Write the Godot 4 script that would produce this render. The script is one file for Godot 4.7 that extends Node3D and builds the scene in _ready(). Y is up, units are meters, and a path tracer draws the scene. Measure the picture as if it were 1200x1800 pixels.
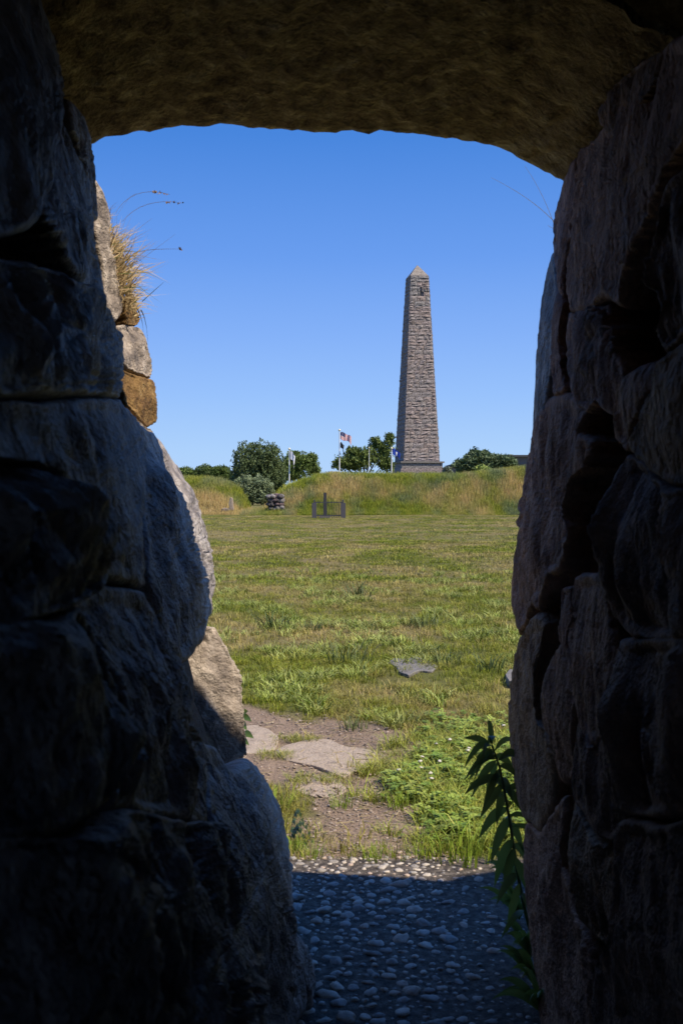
extends Node3D
# A parade ground with a granite obelisk, seen through a rubble-stone passage.
# World: x right, y up, the passage floor at y = 0, the view along -z.

const FOCAL := 1930.0          # picture heights of 1800 use this focal length
const EYE := 1.35
const PITCH := 0.01814

var rng := RandomNumberGenerator.new()
var view_turn := Basis(Vector3.RIGHT, -PITCH)
var n_low := FastNoiseLite.new()
var n_ridge := FastNoiseLite.new()
var n_cell := FastNoiseLite.new()
var n_fine := FastNoiseLite.new()
var n_patch := FastNoiseLite.new()
var taken := {}
var M := {}

# ------------------------------------------------------------------ helpers
func at(px: float, py: float, depth: float) -> Vector3:
	var d: Vector3 = view_turn * Vector3((px - 600.0) / FOCAL, (900.0 - py) / FOCAL, -1.0)
	return Vector3(0, EYE, 0) + d * (depth / -d.z)

func on_ground(px: float, py: float, y := 0.0) -> Vector3:
	var d: Vector3 = view_turn * Vector3((px - 600.0) / FOCAL, (900.0 - py) / FOCAL, -1.0)
	return Vector3(0, EYE, 0) + d * ((EYE - y) / maxf(-d.y, 0.002))

func numbered(called: String) -> String:
	if not taken.has(called):
		taken[called] = 0
		return called
	taken[called] += 1
	return "%s_%03d" % [called, taken[called]]

func tag(o: Node3D, label := "", category := "", group := "", kind := "") -> Node3D:
	if label: o.set_meta("label", label)
	if category: o.set_meta("category", category)
	if group: o.set_meta("group", group)
	if kind: o.set_meta("kind", kind)
	return o

func thing(called: String, where: Vector3, label: String, category: String, group := "") -> Node3D:
	var o := Node3D.new()
	o.name = numbered(called)
	add_child(o)
	o.position = where
	tag(o, label, category, group)
	return o

func part(called: String, mesh: Mesh, m: Material, parent: Node = self) -> MeshInstance3D:
	var o := MeshInstance3D.new()
	o.name = numbered(called) if parent == self else called
	o.mesh = mesh
	o.material_override = m
	parent.add_child(o, true)
	return o

func scatter(called: String, mesh: Mesh, m: Material, where: Array, tints: Array, parent: Node = self) -> MultiMeshInstance3D:
	var mm := MultiMesh.new()
	mm.transform_format = MultiMesh.TRANSFORM_3D
	mm.use_colors = true
	mm.mesh = mesh
	mm.instance_count = where.size()
	for i in where.size():
		mm.set_instance_transform(i, where[i])
		mm.set_instance_color(i, tints[i])
	var o := MultiMeshInstance3D.new()
	o.name = numbered(called) if parent == self else called
	o.multimesh = mm
	o.material_override = m
	parent.add_child(o, true)
	o.set_meta("kind", "stuff")
	return o

func R(a: float, b: float) -> float:
	return rng.randf_range(a, b)

func lin(r: float, g: float, b: float) -> Color:   # a real-world base colour as albedo_color
	return Color(r, g, b).linear_to_srgb()

func table(t: Array, v: float) -> float:            # t: pairs [at, value]
	var s := 0.0
	for k in [-45.0, 0.0, 45.0]:
		var w: float = v + k
		if w <= t[0][0]:
			s += t[0][1]
		elif w >= t[-1][0]:
			s += t[-1][1]
		else:
			for i in t.size() - 1:
				if w < t[i + 1][0]:
					s += lerpf(t[i][1], t[i + 1][1], (w - t[i][0]) / (t[i + 1][0] - t[i][0]))
					break
	return s / 3.0

func ribbon(st: SurfaceTool, pts: Array, w: float, side: Vector3, tint := Color.WHITE, taper := 1.0) -> void:
	var n := pts.size() - 1
	for i in n:
		var t0 := float(i) / n
		var t1 := float(i + 1) / n
		var a := side * w * (1.0 - taper * t0) * 0.5
		var b := side * w * (1.0 - taper * t1) * 0.5
		for v in [pts[i] - a, pts[i + 1] + b, pts[i] + a, pts[i] - a, pts[i + 1] - b, pts[i + 1] + b]:
			st.set_color(tint)
			st.add_vertex(v)

func begin() -> SurfaceTool:
	var st := SurfaceTool.new()
	st.begin(Mesh.PRIMITIVE_TRIANGLES)
	return st

func done(st: SurfaceTool) -> ArrayMesh:
	st.generate_normals()
	return st.commit()

func flat(st: SurfaceTool) -> void:
	st.set_smooth_group(-1)

func quad(st: SurfaceTool, a: Vector3, b: Vector3, c: Vector3, d: Vector3) -> void:  # clockwise seen from outside
	for v in [a, b, c, a, c, d]:
		st.add_vertex(v)

func box(st: SurfaceTool, lo: Vector3, hi: Vector3) -> void:
	frustum(st, lo, hi, lo, hi)

func frustum(st: SurfaceTool, lo: Vector3, hi: Vector3, tlo: Vector3, thi: Vector3) -> void:
	flat(st)
	var a := Vector3(lo.x, lo.y, lo.z)
	var b := Vector3(hi.x, lo.y, lo.z)
	var c := Vector3(hi.x, lo.y, hi.z)
	var d := Vector3(lo.x, lo.y, hi.z)
	var e := Vector3(tlo.x, hi.y, tlo.z)
	var f := Vector3(thi.x, hi.y, tlo.z)
	var g := Vector3(thi.x, hi.y, thi.z)
	var h := Vector3(tlo.x, hi.y, thi.z)
	quad(st, e, f, g, h)
	quad(st, a, d, c, b)
	quad(st, d, h, g, c)
	quad(st, b, f, e, a)
	quad(st, a, e, h, d)
	quad(st, c, g, f, b)

func tube(st: SurfaceTool, pts: Array, r0: float, r1: float, sides := 7) -> void:
	st.set_smooth_group(0)
	var n := pts.size()
	var rings := []
	for i in n:
		var dir: Vector3 = (pts[mini(i + 1, n - 1)] - pts[maxi(i - 1, 0)]).normalized()
		var u := dir.cross(Vector3.FORWARD if absf(dir.z) < 0.9 else Vector3.UP).normalized()
		var v := dir.cross(u)
		var ring := []
		var r := lerpf(r0, r1, float(i) / (n - 1))
		for k in sides:
			var a := TAU * k / sides
			ring.append(pts[i] + (u * cos(a) + v * sin(a)) * r)
		rings.append(ring)
	for i in n - 1:
		for k in sides:
			var l := (k + 1) % sides
			quad(st, rings[i][k], rings[i][l], rings[i + 1][l], rings[i + 1][k])

func grid_mesh(points: Array, columns: int, colors: Array = [], flip := false) -> ArrayMesh:
	var st := begin()
	for i in points.size():
		if colors.size():
			st.set_color(colors[i])
		st.add_vertex(points[i])
	var rows := points.size() / columns
	for j in rows - 1:
		for i in columns - 1:
			var a := j * columns + i
			for v in ([a, a + columns, a + 1, a + 1, a + columns, a + columns + 1] if flip else [a, a + 1, a + columns, a + 1, a + columns + 1, a + columns]):
				st.add_index(v)
	return done(st)

# ---------------------------------------------------------------- materials
func noise_tex(seed_: int, freq: float, ramp: Array, octaves := 5, size := 512, kind := FastNoiseLite.TYPE_SIMPLEX_SMOOTH, normal := 0.0) -> NoiseTexture2D:
	var f := FastNoiseLite.new()
	f.seed = seed_
	f.frequency = freq
	f.noise_type = kind
	f.fractal_octaves = octaves
	f.fractal_gain = 0.68
	var t := NoiseTexture2D.new()
	t.width = size
	t.height = size
	t.seamless = true
	t.noise = f
	if normal > 0.0:
		t.as_normal_map = true
		t.bump_strength = normal
	elif ramp.size():
		var g := Gradient.new()
		g.offsets = PackedFloat32Array(range(ramp.size()).map(func(i): return float(i) / (ramp.size() - 1)))
		g.colors = PackedColorArray(ramp)
		t.color_ramp = g
	return t

func stone_mat(tint: Color, tex: Texture2D, scale := 0.8, relief := 0.6) -> StandardMaterial3D:
	var m := StandardMaterial3D.new()
	m.albedo_color = tint
	m.albedo_texture = tex
	m.roughness = 0.82
	m.metallic_specular = 0.42
	m.uv1_triplanar = true
	m.uv1_world_triplanar = true
	m.uv1_scale = Vector3.ONE * scale
	m.normal_enabled = true
	m.normal_texture = M.rock_normal
	m.normal_scale = 1.0
	m.heightmap_enabled = true
	m.heightmap_texture = M.rock_height
	m.heightmap_scale = relief
	m.vertex_color_use_as_albedo = true
	return m

func plain(tint: Color, rough := 0.8) -> StandardMaterial3D:
	var m := StandardMaterial3D.new()
	m.albedo_color = tint
	m.roughness = rough
	return m

func leafy(rough := 0.55, through := 0.5) -> StandardMaterial3D:
	var m := StandardMaterial3D.new()
	m.albedo_color = Color.WHITE
	m.vertex_color_use_as_albedo = true
	m.roughness = rough
	m.metallic_specular = 0.3
	m.cull_mode = BaseMaterial3D.CULL_DISABLED
	m.backlight_enabled = true
	m.backlight = Color(through, through, through * 0.6)
	return m

func make_materials() -> void:
	M.rock_normal = noise_tex(11, 0.045, [], 6, 1024, FastNoiseLite.TYPE_SIMPLEX_SMOOTH, 9.0)
	M.rock_height = noise_tex(12, 0.035, [], 6, 1024)
	var grey := noise_tex(21, 0.008, [Color(.24, .23, .23), Color(.55, .53, .52), Color(.72, .69, .66), Color(1, .98, .95), Color(.6, .58, .55)], 6, 1024)
	var brown := noise_tex(22, 0.009, [Color(.26, .20, .18), Color(.56, .48, .44), Color(.76, .68, .62), Color(1, .94, .88)], 6, 1024)
	var ochre := noise_tex(23, 0.011, [Color(.22, .17, .11), Color(.5, .42, .28), Color(.72, .65, .48), Color(1., .96, .84)], 6, 1024)
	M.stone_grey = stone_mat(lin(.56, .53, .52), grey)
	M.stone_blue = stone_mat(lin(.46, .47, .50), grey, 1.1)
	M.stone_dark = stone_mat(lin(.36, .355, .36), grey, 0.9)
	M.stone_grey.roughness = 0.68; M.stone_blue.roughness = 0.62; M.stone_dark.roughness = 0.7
	M.stone_brown = stone_mat(lin(.95, .68, .52), brown)
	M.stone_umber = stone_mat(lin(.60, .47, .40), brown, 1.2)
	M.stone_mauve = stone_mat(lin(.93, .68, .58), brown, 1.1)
	M.stone_dun = stone_mat(lin(.80, .64, .44), brown, 0.7)
	M.stone_pale = stone_mat(lin(.62, .55, .48), grey, 1.3, 0.4)
	M.stone_orange = stone_mat(lin(.60, .45, .29), ochre, 1.2, 0.4)
	M.stone_rust = stone_mat(lin(.62, .34, .14), ochre, 1.0)
	M.lintel = stone_mat(lin(.92, .85, .71), ochre, 1.1, 1.0)
	var soft := noise_tex(25, 0.01, [Color(.62, .58, .55), Color(.86, .84, .82), Color(.92, .9, .88), Color(1, 1, 1)], 6, 1024)
	M.slab = stone_mat(lin(.52, .43, .335), soft, 1.0, 0.25)
	M.slab_grey = stone_mat(lin(.27, .26, .25), soft, 1.6, 0.3)
	M.earth = stone_mat(lin(.10, .08, .06), brown, 1.0, 1.0)
	M.path = stone_mat(lin(.22, .195, .17), grey, 3.0, 0.5)
	M.ground = stone_mat(Color.WHITE, noise_tex(24, 0.02, [Color(.55, .52, .5), Color(.85, .84, .82), Color(.95, .94, .92), Color(1, 1, 1)], 6, 1024), 1.3, 1.0)
	M.ground.roughness = 0.95
	M.pebble = stone_mat(Color.WHITE, soft, 4.0, 0.05)
	M.pebble.roughness = 0.6
	M.leaf = leafy()
	M.leaf_shrub = leafy(0.5, 0.3)
	M.dry = leafy(0.7, 0.4)
	M.bark = plain(lin(.09, .07, .05), 0.95)
	M.white_paint = plain(lin(.8, .8, .8), 0.35)
	M.iron = plain(lin(.05, .05, .055), 0.6)

# -------------------------------------------------------------- the two walls
var edge_left := [[-300, 140], [100, 150], [300, 170], [560, 212], [750, 272], [880, 348], [1015, 386], [1100, 388], [1170, 402], [1250, 428], [1330, 444], [1430, 488], [1560, 518], [1760, 558], [1950, 580]]
var deep_left := [[-300, 2.4], [300, 2.62], [560, 2.85], [750, 3.5], [850, 4.2], [1100, 4.4], [1180, 4.0], [1330, 3.75], [1525, 3.5], [1700, 3.12], [1760, 2.95], [1950, 2.5]]
var edge_right := [[-300, 1030], [150, 1010], [330, 982], [600, 942], [885, 910], [1050, 896], [1250, 900], [1525, 920], [1700, 938], [1950, 962]]
var deep_right := [[-300, 2.6], [330, 2.85], [900, 3.1], [1500, 3.12], [1700, 3.08], [1800, 2.8], [1950, 2.45]]

func face(kind: int, px: float, py: float) -> Vector3:
	if kind == 5:                                  # the low stone at the outer end, left
		return at(px, py, 3.47 + 0.0012 * (px - 316.0))
	if kind == 4:                                  # stones standing far off
		return at(px, py, 65.0)
	if kind == 3:                                  # the ground
		return on_ground(px, py, 0.006)
	if kind == 2:                                  # the wing wall beyond the roof, left
		var start := table([[300, 168], [520, 186], [600, 212], [750, 240]], py)
		return at(px, py, 3.02 + 0.0042 * (px - start) + 0.00035 * (py - 300.0))
	var s := (865.0 - py) / FOCAL
	var left := kind == 0
	var e := table(edge_left if left else edge_right, py)
	var z1 := table(deep_left if left else deep_right, py)
	var z0 := 0.185 / (0.2298 - 0.217 * clampf(s, -0.6, 0.5)) if left else 1.28
	var t := px / e if left else (1200.0 - px) / (1200.0 - e)
	var iz := maxf(lerpf(1.0 / z0, 1.0 / z1, t), 1.0 / (z1 * 1.3))
	return at(px, py, 1.0 / iz)

func face_normal(kind: int, px: float, py: float) -> Vector3:
	if kind == 3:
		return Vector3.UP
	var n := (face(kind, px + 6, py) - face(kind, px - 6, py)).cross(face(kind, px, py + 10) - face(kind, px, py - 10)).normalized()
	return -n if n.dot(Vector3(0, EYE, 0) - face(kind, px, py)) < 0 else n

func rock(p: Vector3, stretch: Vector3, amount: float) -> float:
	var q := p * stretch
	var a := n_low.get_noise_3dv(q) * 0.020
	var b := (n_ridge.get_noise_3dv(q) - 0.2) * 0.010
	var c := n_cell.get_noise_3dv(q) * 0.017
	return (a + b + c + n_fine.get_noise_3dv(q) * 0.005) * amount

# One stone: an outline on the wall's face, a domed and faceted front, sides that run back into the wall.
func stone_mesh(kind: int, outline: Array, bulge: float, back: float, seed_: int, rough := 1.0, lift := 0.0, stretch := Vector3.ONE) -> ArrayMesh:
	rng.seed = seed_
	var pts := []
	for i in range(0, outline.size(), 2):
		pts.append(Vector2(outline[i], outline[i + 1]))
	var count := pts.size()
	var c := Vector2.ZERO
	for p in pts:
		c += p / count
	var per := 14 if count < 9 else 10
	var rim := []
	for i in count:
		for k in per:
			var p: Vector2 = pts[i].cubic_interpolate(pts[(i + 1) % count], pts[(i - 1 + count) % count], pts[(i + 2) % count], float(k) / per)
			var straight: Vector2 = pts[i].lerp(pts[(i + 1) % count], float(k) / per)
			p = p.lerp(straight, 0.6)
			if kind < 2:
				p += (p - c).normalized() * 3.5
			var j := n_fine.get_noise_2d(p.x * 0.012 + seed_ % 997, p.y * 0.012) * 7.0 + n_low.get_noise_2d(p.x * 0.02 + seed_ % 997, p.y * 0.02) * 4.0
			rim.append(p + (p - c).normalized() * j * (0.35 if kind == 2 else 0.10 if kind == 3 else 0.05 if kind == 4 else 0.7))
	var facets := []
	for k in 13:                                   # planes that touch a dome: their lowest gives broken, flat-faced stone
		var t := Vector2.from_angle(R(0, TAU)) * sqrt(R(0, 1)) * 0.95
		facets.append([t * -0.9 + Vector2(R(-.15, .15), R(-.15, .15)), 1.0 + 0.45 * t.length_squared() + R(-0.16, 0.06)])
	var size := Vector2.ONE
	for p in rim:
		size = size.max((p - c).abs())
	var n: int = rim.size()
	var rings := 32
	var st := begin()
	var mid := face(kind, c.x, c.y)
	var all: Array[Vector3] = []
	for k in rings + 3:
		var r := sin(PI * 0.5 * minf(float(k) / rings, 1.0))
		for i in n:
			var q: Vector2 = c + (rim[i] - c) * r
			var p := face(kind, q.x, q.y)
			var nn := face_normal(kind, q.x, q.y)
			if k <= rings:
				var h := sqrt(maxf(0.0, 1.0 - pow(r, 16.0)))
				var d := (q - c) / size
				var g := 2.0
				for f in facets:
					g = minf(g, f[1] + f[0].dot(d))
				h *= maxf(g, -0.2)
				var e := clampf((1.0 - r) * 6.0, 0.25, 1.0)
				p += nn * (bulge * (h - 1.0) + rock(p, stretch, rough) * e + lift)
			else:
				var deep := bulge + back * (0.35 if k == rings + 1 else 1.0)
				p = p.lerp(mid, 0.01 if k == rings + 1 else 0.06) - nn * (deep - lift)
			all.append(p)
	for p in all:
		st.add_vertex(p)
	for k in rings + 2:
		for i in n:
			var a := k * n + i
			var b := k * n + (i + 1) % n
			for v in ([a, a + n, b, b, a + n, b + n] if kind == 9 else [a, b, a + n, b, b + n, a + n]):
				st.add_index(v)
	var m := done(st)
	# turn the faces outward if the outline ran the other way round
	var arr := m.surface_get_arrays(0)
	var vs: PackedVector3Array = arr[Mesh.ARRAY_VERTEX]
	var ns: PackedVector3Array = arr[Mesh.ARRAY_NORMAL]
	var look := n * 12 + 2
	if ns[look].dot(face_normal(kind, c.x, c.y)) < 0:
		var ix: PackedInt32Array = arr[Mesh.ARRAY_INDEX]
		for i in range(0, ix.size(), 3):
			var s := ix[i]
			ix[i] = ix[i + 1]
			ix[i + 1] = s
		for i in ns.size():
			ns[i] = -ns[i]
		arr[Mesh.ARRAY_INDEX] = ix
		arr[Mesh.ARRAY_NORMAL] = ns
		m = ArrayMesh.new()
		m.add_surface_from_arrays(Mesh.PRIMITIVE_TRIANGLES, arr)
	return m

func wall_core(kind: int, parent: Node, px0: float, px1: float, py0: float, py1: float, back: float) -> void:
	var points := []
	var cols := 40
	for j in 61:
		for i in cols:
			var px := lerpf(px0, px1, float(i) / (cols - 1))
			var py := lerpf(py0, py1, j / 60.0)
			var e := 0.0
			if kind == 0: e = table(edge_left, py) - 26.0
			elif kind == 1: e = table(edge_right, py) + 24.0
			else: e = table([[300, 180], [520, 205], [560, 228], [750, 258]], py) - 8.0
			if kind != 1: px = minf(px, e)
			if kind == 1: px = maxf(px, e)
			var p := face(kind, px, py)
			p -= face_normal(kind, px, py) * (back + rock(p, Vector3.ONE, 0.8))
			p.y = maxf(p.y, -0.05)
			points.append(p)
	part("rubble_core", grid_mesh(points, cols, []), M.earth, parent)

func build_left_wall() -> void:
	var w := thing("stone_wall", Vector3.ZERO, "dark rubble stone wall on the left side of the passage, its sunlit end beyond the roof", "wall", "")
	wall_core(0, w, -60, 600, -250, 1950, 0.085)
	wall_core(2, w, 120, 268, 300, 800, 0.10)
	var s := Vector3(1, 1, 1)
	var t := Vector3(1, 0.55, 1)
	var list := [
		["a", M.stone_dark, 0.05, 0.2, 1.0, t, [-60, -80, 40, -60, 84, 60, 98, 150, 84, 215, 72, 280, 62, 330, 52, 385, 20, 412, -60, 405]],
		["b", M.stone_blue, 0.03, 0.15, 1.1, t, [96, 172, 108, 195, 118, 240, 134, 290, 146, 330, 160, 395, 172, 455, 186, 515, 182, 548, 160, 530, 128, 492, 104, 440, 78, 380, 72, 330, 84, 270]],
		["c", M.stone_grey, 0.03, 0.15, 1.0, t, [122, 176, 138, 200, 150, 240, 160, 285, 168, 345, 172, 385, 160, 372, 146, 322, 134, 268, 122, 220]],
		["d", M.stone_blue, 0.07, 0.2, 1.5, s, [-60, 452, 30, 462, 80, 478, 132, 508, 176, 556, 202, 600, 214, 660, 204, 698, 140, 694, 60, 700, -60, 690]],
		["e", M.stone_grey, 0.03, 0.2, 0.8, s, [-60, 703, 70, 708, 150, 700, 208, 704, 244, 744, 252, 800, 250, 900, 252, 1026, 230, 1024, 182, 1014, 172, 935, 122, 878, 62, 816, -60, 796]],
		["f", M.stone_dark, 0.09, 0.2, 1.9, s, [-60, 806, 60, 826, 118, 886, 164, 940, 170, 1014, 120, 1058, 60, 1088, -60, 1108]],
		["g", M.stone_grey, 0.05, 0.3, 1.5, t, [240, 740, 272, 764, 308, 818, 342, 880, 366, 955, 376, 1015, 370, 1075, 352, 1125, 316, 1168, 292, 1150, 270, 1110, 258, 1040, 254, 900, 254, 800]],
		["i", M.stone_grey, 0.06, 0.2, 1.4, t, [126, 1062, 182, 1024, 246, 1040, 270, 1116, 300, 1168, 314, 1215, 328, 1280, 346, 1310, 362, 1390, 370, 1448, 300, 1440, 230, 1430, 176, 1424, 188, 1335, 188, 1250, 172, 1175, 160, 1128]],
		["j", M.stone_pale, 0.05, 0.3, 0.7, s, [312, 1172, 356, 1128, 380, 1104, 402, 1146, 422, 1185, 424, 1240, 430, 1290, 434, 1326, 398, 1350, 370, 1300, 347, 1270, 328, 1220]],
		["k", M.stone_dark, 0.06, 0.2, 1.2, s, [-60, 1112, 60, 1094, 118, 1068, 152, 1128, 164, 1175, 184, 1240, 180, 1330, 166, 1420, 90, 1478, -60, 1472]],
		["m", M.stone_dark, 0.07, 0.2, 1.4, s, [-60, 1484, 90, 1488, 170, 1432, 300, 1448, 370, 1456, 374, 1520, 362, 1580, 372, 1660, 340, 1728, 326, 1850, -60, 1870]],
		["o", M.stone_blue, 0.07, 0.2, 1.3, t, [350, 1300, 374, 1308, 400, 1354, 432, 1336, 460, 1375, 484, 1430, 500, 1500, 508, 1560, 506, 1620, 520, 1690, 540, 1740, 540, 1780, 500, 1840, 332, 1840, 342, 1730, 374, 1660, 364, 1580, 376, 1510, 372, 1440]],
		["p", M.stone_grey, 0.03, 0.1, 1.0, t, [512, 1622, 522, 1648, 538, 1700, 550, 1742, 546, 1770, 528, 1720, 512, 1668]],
	]
	for e in list:
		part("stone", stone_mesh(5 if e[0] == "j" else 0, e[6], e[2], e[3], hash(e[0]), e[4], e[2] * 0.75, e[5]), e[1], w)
	var wing := [
		["q", M.stone_pale, 0.03, [160, 300, 176, 325, 188, 365, 193, 420, 206, 490, 219, 522, 217, 550, 205, 566, 186, 552, 178, 480, 166, 400]],
		["r", M.stone_orange, 0.02, [221, 526, 238, 544, 250, 562, 240, 572, 224, 570]],
		["s", M.stone_pale, 0.03, [200, 572, 248, 574, 260, 610, 271, 652, 266, 664, 240, 656, 212, 640]],
		["t", M.stone_orange, 0.03, [212, 646, 238, 660, 270, 668, 275, 700, 279, 738, 264, 752, 244, 740, 222, 710]],
		["u", M.stone_pale, 0.03, [222, 718, 246, 746, 268, 758, 282, 784, 270, 800, 240, 790, 224, 760]],
	]
	for e in wing:
		part("stone", stone_mesh(2, e[3], e[2], 0.3, hash(e[0]), 0.6, e[2] * 0.6), e[1], w)

func build_right_wall() -> void:
	var w := thing("stone_wall", Vector3.ZERO, "brown rubble stone wall on the right side of the passage with deep dark gaps", "wall", "")
	wall_core(1, w, 1290, 880, -250, 1950, 0.20)
	var t := Vector3(1, 0.4, 1)
	var s := Vector3(1, 1, 1)
	var list := [
		["A", M.stone_mauve, 0.02, 0.25, 0.8, t, [994, 318, 1012, 280, 1014, 330, 1004, 400, 996, 470, 990, 520, 980, 505, 972, 440, 976, 385]],
		["B", M.stone_grey, 0.02, 0.3, 0.8, t, [968, 446, 976, 500, 978, 560, 972, 620, 966, 690, 962, 760, 950, 790, 934, 770, 940, 690, 946, 610, 954, 520]],
		["C", M.stone_mauve, 0.025, 0.15, 1.0, t, [982, 510, 992, 535, 986, 600, 990, 660, 994, 680, 985, 690, 974, 688, 974, 620]],
		["D", M.stone_brown, 0.04, 0.2, 1.1, t, [1024, 272, 1050, 245, 1090, 195, 1128, 130, 1180, 66, 1290, 0, 1290, 100, 1220, 230, 1180, 300, 1150, 370, 1122, 440, 1104, 500, 1096, 540, 1066, 520, 1040, 540, 1004, 552, 998, 500, 1010, 430, 1018, 350]],
		["E", M.stone_mauve, 0.03, 0.2, 1.2, t, [1000, 556, 1036, 544, 1060, 540, 1076, 580, 1090, 630, 1108, 680, 1090, 740, 1052, 705, 1030, 722, 1012, 700, 998, 640]],
		["F", M.stone_umber, 0.05, 0.2, 1.6, s, [1012, 552, 1040, 540, 1064, 552, 1082, 590, 1086, 640, 1066, 690, 1046, 660, 1030, 610]],
		["G", M.stone_brown, 0.03, 0.25, 1.2, t, [962, 700, 990, 692, 1014, 706, 1026, 724, 1018, 760, 1034, 780, 1024, 820, 1000, 850, 990, 900, 996, 940, 984, 1000, 966, 1010, 946, 1072, 936, 1060, 924, 1090, 908, 1112, 896, 1060, 898, 1020, 908, 950, 916, 880, 926, 800, 944, 730]],
		["I", M.stone_brown, 0.03, 0.2, 0.6, s, [1104, 668, 1142, 640, 1160, 636, 1162, 670, 1140, 712, 1112, 760, 1096, 790, 1080, 770, 1082, 720]],
		["J", M.stone_dun, 0.03, 0.2, 0.6, s, [1170, 640, 1210, 600, 1290, 560, 1290, 850, 1180, 850, 1120, 800, 1110, 780, 1142, 730, 1166, 690]],
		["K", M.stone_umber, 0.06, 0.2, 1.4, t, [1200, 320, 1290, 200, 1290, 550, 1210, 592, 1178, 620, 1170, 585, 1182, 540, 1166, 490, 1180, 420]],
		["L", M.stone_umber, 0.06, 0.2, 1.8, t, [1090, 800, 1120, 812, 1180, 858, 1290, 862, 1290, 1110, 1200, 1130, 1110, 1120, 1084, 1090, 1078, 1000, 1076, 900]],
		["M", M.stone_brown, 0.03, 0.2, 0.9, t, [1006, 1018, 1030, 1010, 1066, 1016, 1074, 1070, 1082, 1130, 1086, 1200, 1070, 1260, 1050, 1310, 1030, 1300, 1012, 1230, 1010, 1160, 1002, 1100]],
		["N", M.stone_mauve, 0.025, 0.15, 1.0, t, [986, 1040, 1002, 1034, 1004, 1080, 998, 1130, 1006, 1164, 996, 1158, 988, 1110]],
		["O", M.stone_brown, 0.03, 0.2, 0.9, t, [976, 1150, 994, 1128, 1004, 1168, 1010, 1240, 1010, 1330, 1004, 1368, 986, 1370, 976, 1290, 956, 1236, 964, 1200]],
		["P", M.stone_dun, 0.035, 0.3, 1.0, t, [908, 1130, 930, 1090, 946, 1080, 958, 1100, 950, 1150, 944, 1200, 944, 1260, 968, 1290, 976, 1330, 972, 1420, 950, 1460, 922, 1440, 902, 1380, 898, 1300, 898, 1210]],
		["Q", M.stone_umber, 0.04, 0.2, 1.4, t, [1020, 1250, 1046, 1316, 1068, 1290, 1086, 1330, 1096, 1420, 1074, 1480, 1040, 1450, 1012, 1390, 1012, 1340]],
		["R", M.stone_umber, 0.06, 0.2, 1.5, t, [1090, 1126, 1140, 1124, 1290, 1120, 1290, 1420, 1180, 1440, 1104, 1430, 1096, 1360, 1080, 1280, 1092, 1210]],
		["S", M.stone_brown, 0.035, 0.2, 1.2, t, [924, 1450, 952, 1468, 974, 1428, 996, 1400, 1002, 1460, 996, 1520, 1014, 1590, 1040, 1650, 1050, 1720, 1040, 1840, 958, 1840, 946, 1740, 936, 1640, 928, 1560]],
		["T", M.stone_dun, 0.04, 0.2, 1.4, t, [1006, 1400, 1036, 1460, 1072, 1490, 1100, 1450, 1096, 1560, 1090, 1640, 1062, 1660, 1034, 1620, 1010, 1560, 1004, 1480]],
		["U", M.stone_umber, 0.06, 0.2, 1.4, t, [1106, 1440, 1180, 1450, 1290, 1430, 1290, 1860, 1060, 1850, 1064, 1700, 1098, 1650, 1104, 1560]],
	]
	for e in list:
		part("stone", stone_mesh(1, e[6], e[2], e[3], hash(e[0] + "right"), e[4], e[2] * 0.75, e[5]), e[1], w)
	part("stone", stone_mesh(1, [1060, 200, 1092, 165, 1128, 120, 1166, 92, 1160, 150, 1130, 190, 1110, 225, 1080, 240], 0.03, 0.1, 77, 0.7, 0.03), M.stone_rust, w).set_meta("label", "rust orange stone below the lintel")

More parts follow.
